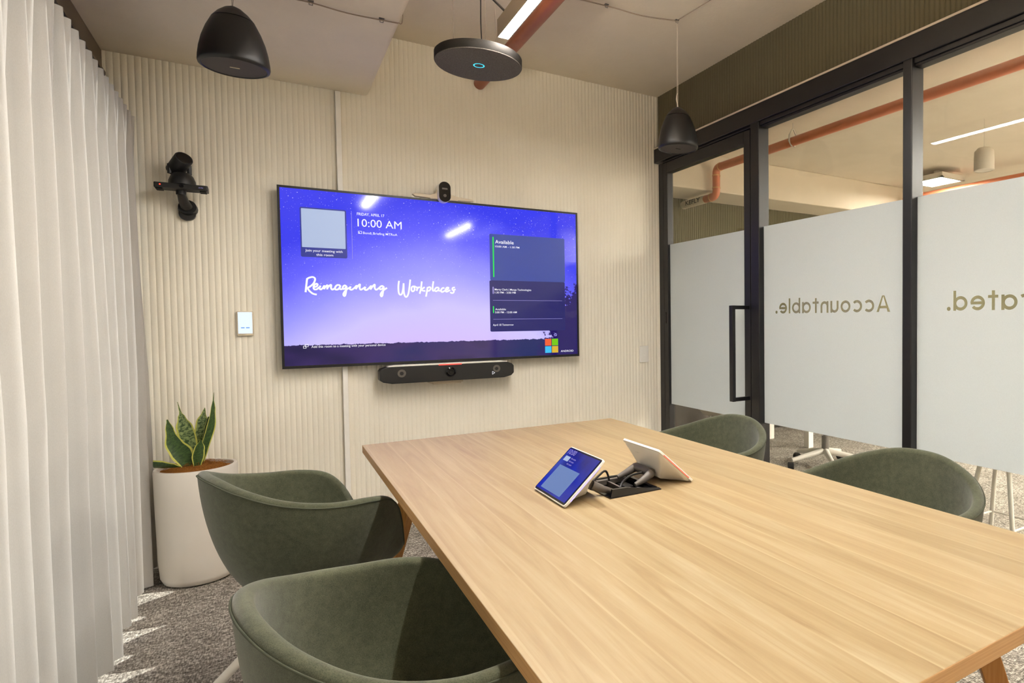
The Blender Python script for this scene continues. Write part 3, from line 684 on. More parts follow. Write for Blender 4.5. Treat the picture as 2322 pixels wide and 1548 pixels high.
# linear pendant light
LX, LZ, LYA, LYB = -1.538, 2.425, -1.215, -3.65
ll = thing('linear_light', 'long suspended linear light with grey housing above the table', 'pendant light', (LX, -2.4, LZ))
mb = MB()
mb.box(LX-.0245, LX-.0215, LYB, LYA, LZ, LZ+.075); mb.box(LX+.0215, LX+.0245, LYB, LYA, LZ, LZ+.075); mb.box(LX-.0215, LX+.0215, LYB, LYA, LZ+.02, LZ+.0745)
mb.box(LX-.0245, LX+.0245, LYA, LYA+.003, LZ, LZ+.075)
obj('housing', mb, M['lamp_body'], ll)
mb = MB(); mb.box(LX-.0212, LX+.0212, LYB+.002, LYA-.001, LZ+.0005, LZ+.019); obj('diffuser', mb, M['lamp'], ll)
mb = MB(); mb.box(LX-.020, LX+.020, LYB+.01, LYA-.3, LZ+.0752, LZ+.0765); obj('added_uplight', mb, M['lamp_up_added'], ll)  # uplight strip added on the housing to brighten the ceiling
for y in (LYA-.25, LYB+.3):
    mb = MB(); mb.tube([(LX, y, LZ+.07), (LX, y, ZH)], .001, 5); obj('suspension_wire', mb, M['cable_grey'], ll)
mb = MB(); mb.tube(cat_rom([(LX-.02, LYA-.09, LZ+.074), (LX-.10, LYA-.04, LZ+.17), (LX-.19, LYA+.02, LZ+.30), (LX-.26, LYA+.03, ZH)]), .005, 8); obj('power_cable', mb, M['cable_black'], ll)

rl = thing('linear_light', 'added linear fill light, unseen behind the camera, brightening the television wall', 'pendant light', (-.23, -5.1, 2.425))  # unseen fill lamp, added to light the ribbed wall from the front
mb = MB(); mb.box(-.251, -.209, -5.7, -4.5, LZ+.02, LZ+.0745); mb.box(-.255, -.251, -5.7, -4.5, LZ, LZ+.075); mb.box(-.209, -.205, -5.7, -4.5, LZ, LZ+.075)
obj('housing', mb, M['lamp_body'], rl)
for y in (-5.5, -4.7):
    mb = MB(); mb.tube([(-.23, y, LZ+.07), (-.23, y, ZH)], .001, 5); obj('suspension_wire', mb, M['cable_grey'], rl)
mb = MB(); mb.box(-.2505, -.2095, -5.698, -4.502, LZ+.0005, LZ+.019); obj('diffuser', mb, M['lamp_fill'], rl)
# sprinkler pipe under the slab
mb = MB(); mb.tube([(-1.297, .0, 2.660), (-1.297, -5.9, 2.660)], .034, 24)
tag(obj('ceiling_pipe', mb, M['copper_red'], smooth=40), 'red-brown pipe running under the ceiling from the television wall', 'pipe')
# speaker cable clipped across the ceiling
mb = MB()
hooks = [(-2.247, -1.033, ZL), (-1.992, -1.027, ZL), (-.926, -1.003, ZH), (-.529, -1.062, ZH)]
pts = [(-2.497, -1.100, ZL-.006)] + [(-2.37, -1.06, ZL-.018)] + [(-2.247, -1.033, ZL-.006), (-2.12, -1.03, ZL-.012), (-1.992, -1.027, ZL-.006), (-1.93, -1.03, ZL-.004)]
mb.tube(cat_rom(pts), .002, 5); mb.tube(cat_rom([(p[0], p[1]-.008, p[2]-.006) for p in pts]), .0012, 5)
p2 = [(-1.93, -1.03, ZL-.004), (-1.908, -1.02, ZL+.03), (-1.905, -1.01, ZH-.02), (-1.88, -1.0, ZH-.006), (-1.4, -.98, ZH-.016), (-.926, -1.003, ZH-.006), (-.73, -1.03, ZH-.016), (-.529, -1.062, ZH-.004)]
mb.tube(cat_rom(p2), .002, 5); mb.tube(cat_rom([(p[0], p[1]-.008, p[2]-.008) for p in p2[3:]]), .0012, 5)
mb.tube(cat_rom([(-.529, -1.062, ZH-.004), (-.50, -1.5, ZH-.012), (-.45, -2.1, ZH-.006)]), .002, 5)
tag(obj('ceiling_cable', mb, M['cable_thread'], smooth=60), 'thin speaker cable clipped across the concrete ceiling', 'cable')
for i, (h_, lb) in enumerate(zip(hooks, ('small metal cable clip on the low ceiling nearer the left pendant', 'small metal cable clip beside the edge of the low ceiling', 'small metal cable clip on the high ceiling right of the linear light', 'small metal cable clip above the pendant in front of the door'))):
    mb = MB(); mb.box(h_[0]-.010, h_[0]+.010, h_[1]-.008, h_[1]+.008, h_[2]-.004, h_[2]+.001); mb.tube([(h_[0]-.006, h_[1], h_[2]-.003), (h_[0]-.006, h_[1], h_[2]-.016), (h_[0]+.006, h_[1], h_[2]-.016), (h_[0]+.006, h_[1], h_[2]-.010)], .0018, 6)
    tag(obj('cable_clip', mb, M['grey_metal']), lb, 'cable clip', 'cable clips on the ceiling')

# ------------------------------------------------------------------ curtain
def curtain():
    y0, y1, zt = -.115, -4.45, 2.135; N = 1100; NZ = 34
    mb = MB(); rows = []
    for j in range(NZ+1):
        t = j/NZ; row = []
        for i in range(N+1):
            u = i/N; y = y0+(y1-y0)*u; ph = (y-y0)/.09*2*PI
            nz_ = noise.noise(Vector((y*1.3, 2.1, t*.8))); n2 = noise.noise(Vector((y*4., 7.3, t*1.2)))
            a1 = .026*(1-.82*min(1, t*1.5)); a2 = .036*min(1, t*1.8); s1 = math.sin(ph)
            s1 = math.copysign(abs(s1)**.7, s1)
            x = -2.925 + a1*s1 + a2*math.sin(ph*.5+.9+1.2*nz_) + .022*nz_*min(1, t*2)*1.3 + .010*n2*t
            yy = y + .012*math.sin(ph*.5+2.2+2*n2)*t
            hem = .012+.040*max(0, math.sin(ph*.25+1.0+1.5*n2))
            z = zt + (hem-zt)*t
            row.append(mb.b.verts.new((min(x, -2.868 if y < -.5 else -2.880), yy, z)))
        rows.append(row)
    for a, b in zip(rows, rows[1:]):
        for i in range(N): mb.b.faces.new((a[i], b[i], b[i+1], a[i+1]))
    return mb
ct = thing('curtain', 'floor-length off-white sheer pleated curtain along the left side', 'curtain', (-2.925, -2.3, 0))
o = obj('drape', curtain(), M['curtain'], ct, smooth=80, recalc=False)
mb = MB(); mb.box(-2.975, -2.935, -4.5, -.05, 2.145, 2.175); mb.box(-3.02, -2.96, -4.5, -.02, 2.175, 2.21); obj('curtain_track', mb, M['black_plastic'], ct)

# ------------------------------------------------------------------ table
TL, TR, TF, TN, TT = -2.136, -1.082, -1.298, -3.435, .73
tb = thing('meeting_table', 'long light oak meeting table with splayed wooden legs', 'table', ((TL+TR)/2, (TF+TN)/2, 0))
WX0, WX1, WY0, WY1 = -1.690, -1.530, -2.478, -2.268
mb = MB(); mb.box(TL, TR, TN, TF, TT-.028, TT)
to = obj('tabletop', mb, [M['oak'], M['oak_edge']], tb)
to.parent = None
c = MB(); c.box(WX0, WX1, WY0, WY1, TT-.1, TT+.1)
for v_ in c.b.verts: v_.co -= OFF[tb.name]
bmesh.ops.recalc_face_normals(c.b, faces=c.b.faces); cut(to, [c]); to.parent = tb
for p in to.data.polygons: p.material_index = 0 if abs(p.normal.z) > .5 else 1
b_ = to.modifiers.new('bevel', 'BEVEL'); b_.width = .0015; b_.segments = 2
for sx in (-1, 1):
    for sy in (-1, 1):
        cx, cy = (TL if sx < 0 else TR), (TN if sy < 0 else TF)
        mb = MB(); rs = []
        for z, ins, insy, w_ in ((TT-.028, .150, .275, .026), (.0, -.005, .115, .019)):
            px, py = cx-sx*ins, cy-sy*insy
            rs.append([Vector((px+w_*1.414*math.cos(a), py+w_*1.414*math.sin(a), z)) for a in (0, PI/2, PI, 3*PI/2)])
        mb.rings(rs); obj('leg', mb, M['oak_leg'], tb, bev=.002)
mb = MB(); mb.box(TL+.16, TR-.16, TF-.30, TF-.26, TT-.088, TT-.028); mb.box(TL+.16, TR-.16, TN+.26, TN+.30, TT-.088, TT-.028); mb.box(TL+.155, TL+.18, TN+.3, TF-.3, TT-.088, TT-.028); mb.box(TR-.18, TR-.155, TN+.3, TF-.3, TT-.088, TT-.028)
obj('under_frame', mb, M['oak_leg'], tb)

# power well let into the table
pw = thing('power_well', 'open black cable well with socket modules let into the middle of the table', 'cable well', ((WX0+WX1)/2, (WY0+WY1)/2, TT))
mb = MB()
e_ = .0015
mb.box(WX0+e_, WX0+.012, WY0+e_, WY1-e_, TT-.09, TT+.002); mb.box(WX1-.012, WX1-e_, WY0+e_, WY1-e_, TT-.09, TT+.002)
mb.box(WX0+.012, WX1-.012, WY1-.012, WY1-e_, TT-.09, TT+.002); mb.box(WX0+.012, WX1-.012, WY0+e_, WY0+.012, TT-.09, TT+.002); mb.box(WX0+e_, WX1-e_, WY0+e_, WY1-e_, TT-.095, TT-.09)
obj('well_tray', mb, M['black_gloss'], pw)
mb = MB()
for x in (WX0+.042, WX0+.082): mb.box(x, x+.006, WY0+.05, WY1-.014, TT-.02, TT-.004)
mb.box(WX0+.012, WX1-.014, WY1-.030, WY1-.014, TT-.014, TT-.001)
obj('divider', mb, M['dark_grey'], pw)
mb = MB(); mb.box(WX1-.050, WX1-.022, WY0+.05, WY0+.10, TT-.03, TT-.012); mb.box(WX1-.050, WX1-.022, WY0+.12, WY0+.17, TT-.03, TT-.012); obj('socket', mb, M['shade'], pw, bev=.002)
mb = MB()
R_ = Matrix.Rotation(math.radians(0), 3, 'X')
mb.rings([[Vector((WX0+.004, WY0+.003, TT+.001)), Vector((WX0+.004, WY0+.010, TT+.003)), Vector((WX0+.010, WY0+.012, TT+.022)), Vector((WX0+.010, WY0+.004, TT+.022))],
          [Vector((WX0+.06, WY0+.003, TT+.001)), Vector((WX0+.06, WY0+.012, TT+.003)), Vector((WX0+.055, WY0+.016, TT+.020)), Vector((WX0+.055, WY0+.006, TT+.020))],
          [Vector((WX1-.004, WY0+.003, TT+.001)), Vector((WX1-.004, WY0+.008, TT+.003)), Vector((WX1-.006, WY0+.009, TT+.005)), Vector((WX1-.006, WY0+.004, TT+.005))]])
obj('flap', mb, M['black_gloss'], pw, smooth=50)
mb = MB(); mb.tube(cat_rom([(-1.745, -2.345, TT+.012), (-1.70, -2.36, TT+.012), (-1.655, -2.335, TT+.024), (-1.615, -2.305, TT+.028), (-1.600, -2.30, TT-.01), (-1.60, -2.31, TT-.06)]), .0032, 8)
tag(obj('data_cable', mb, M['cable_black'], smooth=60), 'grey data cable looping from the table well to the lit console', 'cable')
mb = MB(); mb.tube(cat_rom([(-1.470, -2.395, TT+.022), (-1.53, -2.375, TT+.026), (-1.58, -2.385, TT+.024), (-1.625, -2.42, TT+.016), (-1.645, -2.445, TT-.01), (-1.64, -2.44, TT-.06)]), .0032, 8)
tag(obj('data_cable', mb, M['cable_black'], smooth=60), 'dark data cable looping from the table well to the white-backed console', 'cable')

# ------------------------------------------------------------------ touch consoles
def console(label, x0, xt, ya, yb, sgn, lit):
    """screen leans from its low edge at x0 to its high edge at xt"""
    zb, zt = TT+.006, .838
    t = thing('touch_console', label, 'touch console', (x0, (ya+yb)/2, TT), 'touch consoles on the table')
    ym = (ya+yb)/2; hw = abs(yb-ya)/2; dx, dz = xt-x0, zt-zb; L = math.hypot(dx, dz); e = Vector((dx, 0, dz))/L; nrm = Vector((-dz*sgn, 0, dx*sgn))/L
    if nrm.z < 0: nrm = -nrm
    B = Vector((x0, ym, zb))
    yv = Vector((0, 1, 0))
    def P(u, v_, d): return B + yv*u + e*v_ + nrm*d
    def slab(poly, d0, d1):
        q = MB(); q.rings([[P(a, b, d0) for a, b in poly], [P(a, b, d1) for a, b in poly]]); return q
    obj('bezel', slab(rrect(-hw, hw, 0, L, .008), -.007, 0), M['white_plastic'], t, smooth=40, bev=.001)
    s = obj('screen', slab(rrect(-hw+.003, hw-.003, .003, L-.003, .006), 0, .0008), M['black_gloss'], t)
    # wedge body behind
    q = MB(); rs = []
    for d, sh in ((-.007, 0), (-.012, .004), (-.022, .022), (-.036, .044), (-.05, .058)):
        y0_ = -hw+.006+sh*.75; rs.append([P(a, b, d) for a, b in rrect(y0_, -y0_, .004+max(0, sh*.05), L-.006-sh*1.25, .008)])
    for r in rs:
        for p in r: p.z = max(p.z, TT+.004)
    q.rings(rs); body = obj('rear_body', q, M['white_plastic'], t, smooth=50)
    # foot
    q = MB()
    dirx = 1 if xt > x0 else -1
    fx = x0+dirx*.105
    q.tube([(fx, ym-.045, TT+.03), (fx+dirx*.03, ym-.050, TT+.016), (fx+dirx*.058, ym-.052, TT+.0065)], [.013, .010, .006], 10)
    q.tube([(fx, ym+.045, TT+.03), (fx+dirx*.03, ym+.050, TT+.016), (fx+dirx*.058, ym+.052, TT+.0065)], [.013, .010, .006], 10)
    q.tube([(fx, ym-.045, TT+.03), (fx, ym+.045, TT+.03)], .013, 10)
    ft = obj('stand_foot', q, M['dark_grey'], t, smooth=50)
    ys = -1 if True else 1
    for yy, m_ in ((-hw+.001, lit), (hw-.001, lit)):
        q = MB(); q.rings([[P(yy-.002, .02, -.0065), P(yy+.002, .02, -.0065), P(yy+.002, .02, -.0035), P(yy-.002, .02, -.0035)], [P(yy-.002, L-.02, -.0065), P(yy+.002, L-.02, -.0065), P(yy+.002, L-.02, -.0035), P(yy-.002, L-.02, -.0035)]])
        obj('light_strip', q, M[m_], t)
    # picture: readable by whoever faces the screen; reading direction r
    r = -yv if sgn > 0 else yv
    def pic(name, mat, a0, a1, b0, b1, d=.0012, par=s):
        q = MB(); q.rings([[P(r.y*u, v_, d) for u, v_ in ((a0, b0), (a1, b0), (a1, b1), (a0, b1))], [P(r.y*u, v_, d+.0003) for u, v_ in ((a0, b0), (a1, b0), (a1, b1), (a0, b1))]])
        return obj(name, q, mat, par)
    pic('picture', M['console_bg'], -hw+.008, hw-.008, .008, L-.008)
    pic('code_panel', M['pale_dim'], -hw+.030, hw-.050, .014, L*.60, .0016)['label'] = 'pale square panel'
    pic('status_tile', M['pale'], -hw+.022, -hw+.052, L*.70, L*.80, .0016)
    q = MB(); o0 = P(r.y*(-hw+.016), L*.845, .0016)
    q.text('10:00', o0, r, e, width=.045, height=.016, bold=.0)
    q.text('Join your meeting', P(r.y*(-hw+.012), L*.05, .0016), r, e, width=.02, height=.004) if False else None
    for zz in (.72, .66, .60): q.text('this room', P(r.y*(-hw+.058), L*(zz+.05), .0016), r, e, width=.03, height=.005, bold=.01)
    obj('screen_text', q, M['txt_soft'], s, recalc=False)
    return t, P, hw, L, nrm
k = NT('console_blue'); kk = k.noise(k.coord(), 14, 2)
M['console_bg'] = k.fin(lin((4, 4, 8)), .1, 0, .5, k.ramp(kk, [(.3, lin((6, 16, 120))), (.7, lin((16, 44, 176)))]), .9*SC)
console('white-framed touch console with a lit blue screen facing the curtain', -1.823, -1.710, -2.279, -2.488, 1, 'led_white')
t2, P2, hw2, L2, n2_ = console('touch console seen from behind, white back and orange edge light', -1.417, -1.530, -2.258, -2.470, -1, 'led_pink')
mb = MB(); mb.text('poly', P2(.0+.045, L2*.80, -.0195), (0, -1, 0), (P2(0, 1, 0)-P2(0, 0, 0)), width=.022, height=.007, bold=.0); obj('badge', mb, M['dark_grey'], t2, recalc=False)
mb = MB(); mb.tube([(-1.60, -2.21, TT+.001), (-1.60, -2.21, TT+.001)], .001, 4)
mb.b.free()
mb = MB(); mb.lathe([(.0, TT+.0003), (.026, TT+.0003), (.030, TT+.006), (.030, TT+.030), (.026, TT+.040), (.016, TT+.045), (.0, TT+.046)], (-1.672, -2.232, 0), 28, cap=False)
tag(obj('table_puck', mb, M['dark_grey'], smooth=50), 'rounded dark grey device standing on the table behind the lit console', 'device')

# ------------------------------------------------------------------ chairs
def interp(tab, x):
    for (a, b), (c, d) in zip(tab, tab[1:]):
        if x <= c:
            t = (x-a)/(c-a); t = t*t*(3-2*t) if True else t
            return b+(d-b)*t
    return tab[-1][1]
HW, BK, FR = .292, .262, .264
RIMZ = [(0, .452), (20, .455), (30, .485), (38, .555), (46, .615), (56, .652), (72, .670), (95, .680), (120, .702), (145, .735), (165, .757), (180, .762)]
def hermite(tab, x):
    n = len(tab); sl = [(tab[min(i+1, n-1)][1]-tab[max(i-1, 0)][1])/(tab[min(i+1, n-1)][0]-tab[max(i-1, 0)][0]) for i in range(n)]; sl[0] = sl[-1] = 0
    for i in range(n-1):
        (a, b), (c, d) = tab[i], tab[i+1]
        if x <= c:
            h = c-a; t = (x-a)/h
            return b*(2*t**3-3*t*t+1)+sl[i]*h*(t**3-2*t*t+t)+d*(3*t*t-2*t**3)+sl[i+1]*h*(t**3-t*t)
    return tab[-1][1]
def rim(th, grow=0.):
    a = abs((th+180) % 360-180); e = 2.12
    c, s = math.cos(math.radians(th)), math.sin(math.radians(th))
    X = math.copysign(abs(c)**(2/e), c)*((FR if c > 0 else BK)+grow); Y = math.copysign(abs(s)**(2/e), s)*(HW+grow)
    return X, Y, hermite(RIMZ, a)
def shell(th, t, outer):
    """t 0 = seat centre, 1 = rim"""
    X, Y, Z = rim(th, 0 if outer else -.030)
    z0 = .385 if outer else .448
    if outer: s0 = .52
    else: s0 = .66
    a = abs((th+180) % 360-180)
    if t < .4:
        q = t/.4; s = s0*q; z = z0 + (.010*q*q if outer else .004*q*q)
    else:
        q = (t-.4)/.6
        s = s0+(1-s0)*(.80*math.sin(q*PI/2)+.20*q); zz = 1-math.cos(q*PI/2)
        zc = z0+(.010 if outer else .004)
        z = zc+(Z-zc)*(.72*zz+.28*q)
    return Vector((X*s, Y*s, z))
def chair_proto():
    t = thing('tub_chair', 'x', 'chair', (0, 0, 0), 'green upholstered tub chairs around the table')
    NT_, NR = 120, 30
    def surf(outer):
        mb = MB(); rs = []
        for j in range(NR+1):
            tt = j/NR
            if j == 0: tt = .001
            rs.append([shell(360*i/NT_, tt, outer) for i in range(NT_)])
        return mb, rs
    mb, ro = surf(True); mb.rings(ro, cap=False)
    mb.b.faces.ensure_lookup_table()
    obj('outer_shell', mb, M['wool'], t, smooth=80, local=True)
    mb, ri = surf(False)
    # rounded rim joining inner to outer edge
    rr = [ri[-1]]
    for k_ in range(1, 9):
        a = PI*k_/8; ring = []
        for i in range(NT_):
            A, B = ri[-1][i], ro[-1][i]; m_ = (A+B)/2; h = (A-B)/2; ring.append(m_+h*math.cos(a)+Vector((0, 0, .013))*math.sin(a))
        rr.append(ring)
    mb.rings(ri+rr[1:], cap=False)
    obj('inner_upholstery', mb, M['wool'], t, smooth=80, local=True)
    mb = MB(); pts = [ro[-1][i]+Vector((0, 0, .0015)) for i in range(NT_)]; pts.append(pts[0])
    cen = Vector((0, 0, 0)); pts = [p+Vector((p.x, p.y, 0)).normalized()*.0008 for p in pts]
    mb.tube(pts, .0021, 6, cap=False); obj('piping', mb, M['seam'], t, smooth=80, local=True)
    # seat pad seam
    mb = MB(); pts = [shell(360*i/60, .42, False)+Vector((0, 0, .0022)) for i in range(60)]; pts.append(pts[0]); mb.tube(pts, .0022, 5, cap=False)
    obj('seat_seam', mb, M['seam'], t, smooth=80, local=True)
    mb = MB(); mb.lathe([(.10, .388), (.10, .374), (.035, .368), (.030, .335), (.028, .318), (.0, .318)], (0, 0, 0), 28, cap=False); obj('hub', mb, M['white_metal'], t, smooth=40, local=True)
    for q in range(4):
        a = q*PI/2; c, s = math.cos(a), math.sin(a)
        mb = MB(); mb.tube([(.018*c, .018*s, .350), (.40*c, .40*s, .040)], [.014, .0125], 14); lg = obj('leg', mb, M['white_metal'], t, smooth=40, local=True)
        mb = MB(); mb.tube([(.392*c, .392*s, .046), (.425*c, .425*s, .020), (.430*c, .430*s, .0)], [.0145, .0165, .0165], 12); obj('foot_cap', mb, M['black_rubber'], lg, smooth=40, local=True)
    return t
ch = chair_proto()
ch.location = (-2.335, -1.67, 0); ch.rotation_euler = (0, 0, math.radians(16)); ch['label'] = 'green tub chair nearest the potted plant, on the curtain side'
CH2 = dup(ch, (-2.215, -2.745, 0), math.radians(8), 'green tub chair closest to the camera at the curtain side of the table')
CH3 = dup(ch, (-.955, -1.83, 0), math.radians(184), 'green tub chair in front of the glass door')
CH4 = dup(ch, (-.950, -2.73, 0), math.radians(186), 'green tub chair in front of the second glass pane, on the right')

# ------------------------------------------------------------------ plant
PX, PY, PR, PH = -2.717, -.250, .158, .530
pl = thing('potted_plant', 'snake plant in a tall white pot beside the curtain', 'plant', (PX, PY, 0))
mb = MB(); mb.lathe([(.0, .001), (PR-.042, .001), (PR-.024, .010), (PR-.013, .035), (PR-.007, .12), (PR-.002, .40), (PR, PH-.01), (PR-.003, PH), (PR-.016, PH), (PR-.019, PH-.01), (PR-.022, PH-.10)], (PX, PY, 0), 64, cap=False)
obj('pot', mb, M['ceramic'], pl, smooth=50)
mb = MB(); rs = []
for j in range(13):
    r = (PR-.020)*(1-j/12)+.001; rs.append([Vector((PX+r*math.cos(2*PI*i/48), PY+r*math.sin(2*PI*i/48), PH-.018+.028*(1-(r/(PR-.02))**2)+.008*noise.noise(Vector((r*40*math.cos(2*PI*i/48), r*40*math.sin(2*PI*i/48), 1.)))) ) for i in range(48)])
mb.rings(rs); obj('coir_mulch', mb, M['coir'], pl, smooth=60)
mb = MB()
for i in range(260):
    a = random.uniform(0, 2*PI); r = random.uniform(.02, PR-.035); x, y = PX+r*math.cos(a), PY+r*math.sin(a)
    z = PH-.016+.028*(1-(r/(PR-.02))**2); b = random.uniform(0, 2*PI); l = random.uniform(.012, .03)
    mb.tube(cat_rom([(x-l*math.cos(b), y-l*math.sin(b), z), (x, y, z+random.uniform(.004, .016)), (x+l*math.cos(b+.8), y+l*math.sin(b+.8), z+.001)], 3), .0005, 3, cap=False)
fb = obj('coir_fibres', mb, M['coir'], pl); fb['kind'] = 'stuff'
def leaf(pts, widths, side, mat, curl=.25, thick=.0022, tip=True):
    """pts: centre line; side: direction across the leaf"""
    cl = cat_rom(pts, 8); n = len(cl); mb = MB(); uvl = mb.b.loops.layers.uv.new('UVMap'); side = Vector(side).normalized()
    W = [interp(widths, i/(n-1)) for i in range(n)]; K = 8; rings = []
    for i, p in enumerate(cl):
        t = (cl[min(i+1, n-1)]-cl[max(i-1, 0)]).normalized(); s_ = (side-t*side.dot(t)).normalized(); nn = s_.cross(t)
        front = [p+s_*(W[i]*(q/K-.5)*2)+nn*(curl*W[i]*((q/K-.5)*2)**2) for q in range(K+1)]
        back = [p+s_*(W[i]*(q/K-.5)*1.96)+nn*(curl*W[i]*((q/K-.5)*2)**2-thick*(1-abs(q/K-.5)*1.6)) for q in range(K, -1, -1)]
        rings.append(front+back)
    lay = mb.rings(rings)
    N2 = 2*(K+1)
    idx = {}
    for i, r in enumerate(lay):
        for q, v_ in enumerate(r): idx[v_] = ((q/K if q <= K else (N2-1-q)/K), i/(n-1))
    for f in mb.b.faces:
        for lp in f.loops: lp[uvl].uv = idx[lp.vert]
    return obj('leaf', mb, M[mat], pl, smooth=70)
leaf([(-2.742, -.28, .530), (-2.765, -.285, .600), (-2.793, -.29, .655), (-2.812, -.295, .762)], [(0, .024), (.35, .042), (.62, .034), (.86, .016), (1, .003)], (1, .1, .55), 'leaf', .3)
leaf([(-2.735, -.24, .530), (-2.745, -.24, .66), (-2.762, -.24, .745), (-2.779, -.24, .834)], [(0, .022), (.3, .036), (.55, .033), (.72, .016), (.82, .004), (1, .001)], (1, -.2, 0), 'leaf_pale', .25)
leaf([(-2.716, -.215, .530), (-2.703, -.21, .64), (-2.693, -.205, .72), (-2.682, -.2, .794)], [(0, .018), (.4, .026), (.7, .024), (.92, .007), (1, .001)], (1, -.3, 0), 'leaf_pale', .3)
leaf([(-2.704, -.26, .530), (-2.683, -.262, .62), (-2.655, -.265, .73), (-2.642, -.265, .87)], [(0, .012), (.3, .017), (.6, .019), (.82, .010), (.93, .002), (1, .0008)], (1, .5, -.1), 'leaf', .3)
leaf([(-2.712, -.29, .530), (-2.706, -.295, .59), (-2.693, -.30, .655)], [(0, .014), (.45, .024), (.75, .020), (1, .004)], (1, .2, .35), 'leaf', .3)
leaf([(-2.702, -.235, .530), (-2.686, -.235, .65), (-2.670, -.235, .735), (-2.667, -.235, .755)], [(0, .008), (.5, .010), (.9, .004), (1, .001)], (1, .6, 0), 'leaf', .3)
leaf([(-2.765, -.335, .548), (-2.805, -.335, .556), (-2.862, -.33, .566)], [(0, .003), (.4, .020), (.8, .034), (1, .034)], (.1, 1, -.9), 'leaf', .2)

# ------------------------------------------------------------------ beyond the glass
PXO, PZO = 1.27, 2.672
op = thing('copper_pipe', 'long copper-coloured pipe beyond the glass dropping to a taped end', 'pipe', (PXO, .98, PZO))
mb = MB(); rb = .052; el = [(PXO, -6, PZO), (PXO, .98-rb, PZO)]
el += [(PXO, .98-rb+rb*math.sin(math.radians(a)), PZO-rb+rb*math.cos(math.radians(a))) for a in range(10, 91, 10)]
zl = 2.398; el += [(PXO, .98, zl+rb+.002)] + [(PXO, .98+rb-rb*math.cos(math.radians(a)), zl+rb-rb*math.sin(math.radians(a))) for a in range(10, 91, 10)] + [(PXO, 1.25, zl)]
mb.tube(el, .038, 24); obj('pipe_run', mb, M['copper'], op, smooth=50)
for c_, a_ in (((PXO, .98, PZO-.075), 'z'), ((PXO, .98, zl+.08), 'z'), ((PXO, .93-.02, PZO), 'y'), ((PXO, 1.06, zl), 'y')):
    mb = MB(); d_ = V(0, 0, .004) if a_ == 'z' else V(0, .004, 0); mb.tube([V(*c_)-d_, V(*c_)+d_], .042, 24); obj('joint_ring', mb, M['solder'], op, smooth=40)
mb = MB(); mb.tube([(PXO, 1.16, zl), (PXO, 1.20, zl), (PXO, YE-.002, zl)], [.040, .0415, .0415], 24); tpn = obj('taped_end', mb, M['tape'], op, smooth=40)
mb = MB(); mb.text('KEFLY', (PXO-.0425, 1.46, zl-.022), (0, -1, 0), (0, 0, 1), width=.26, height=.045, bold=.02); obj('tape_print', mb, M['ink'], tpn, recalc=False)
mb = MB(); hy = -.09
mb.tube([(PXO-.012, hy, PZO-.041), (PXO-.044, hy, PZO), (PXO-.040, hy, PZO+.05), (PXO-.006, hy, PZO+.10), (PXO+.006, hy, PZO+.10), (PXO+.040, hy, PZO+.05), (PXO+.044, hy, PZO), (PXO+.012, hy, PZO-.041)], .007, 8)
mb.tube([(PXO, hy, PZO+.10), (PXO, hy, ZH)], .003, 6); obj('pipe_hanger', mb, M['white_metal'], op, smooth=50)['label'] = 'white strap hanger'
mb = MB(); mb.tube([(4.2, -6, 2.655), (4.2, .93, 2.655), (4.2, .965, 2.648), (4.2, .98, 2.62), (4.2, .98, 2.50), (4.2, 1.0, 2.46), (4.2, 1.4, 2.455)], .042, 20)
tag(obj('copper_pipe', mb, M['copper'], smooth=50), 'second, farther copper-coloured pipe just above the frosted film', 'pipe')
def square_light(x, y, lab, z=2.70, mat='lamp_office'):
    t = thing('ceiling_light', lab, 'ceiling light', (x, y, z), 'square office ceiling lights'); h = .21
    mb = MB(); mb.box(x-h, x+h, y-h, y+h, z+.012, z+.055)
    for a in ((x-h, x+h, y-h, y-h+.03), (x-h, x+h, y+h-.03, y+h), (x-h, x-h+.03, y-h, y+h), (x+h-.03, x+h, y-h, y+h)): mb.box(*a, z, z+.012)
    mb.tube([(x, y, z+.055), (x, y, ZH)], .03, 12)
    obj('housing', mb, M['office_white'], t)
    mb = MB(); mb.box(x-h+.03, x+h-.03, y-h+.03, y+h-.03, z+.004, z+.010); obj('diffuser', mb, M[mat], t)
square_light(3.85, .30, 'square white ceiling light glowing beyond the second glass pane', mat='lamp_office_dim')
for x, y in ((3.1, -4.2), (4.6, -2.6), (6.8, -1.0), (2.2, -5.5), (6.5, -4.2)): square_light(x, y, 'square white ceiling light of the office, out of the photograph\'s view')  # unseen squares, added to light the office and the frosted film
op2 = thing('pendant_speaker', 'white cylindrical pendant speaker beyond the second glass pane', 'pendant speaker', (2.54, -1.02, 2.40))
mb = MB(); mb.lathe([(.070, 2.40), (.078, 2.404), (.078, 2.50), (.074, 2.56), (.05, 2.585), (.0, 2.59)], (2.54, -1.02, 0), 36, cap=False); mb.lathe([(.0, 2.402), (.071, 2.402)], (2.54, -1.02, 0), 36, cap=False); obj('body', mb, M['office_white'], op2, smooth=50)
mb = MB(); mb.tube([(2.54, -1.02, 2.58), (2.54, -1.02, ZH)], .002, 6); obj('cord', mb, M['cable_white'], op2)
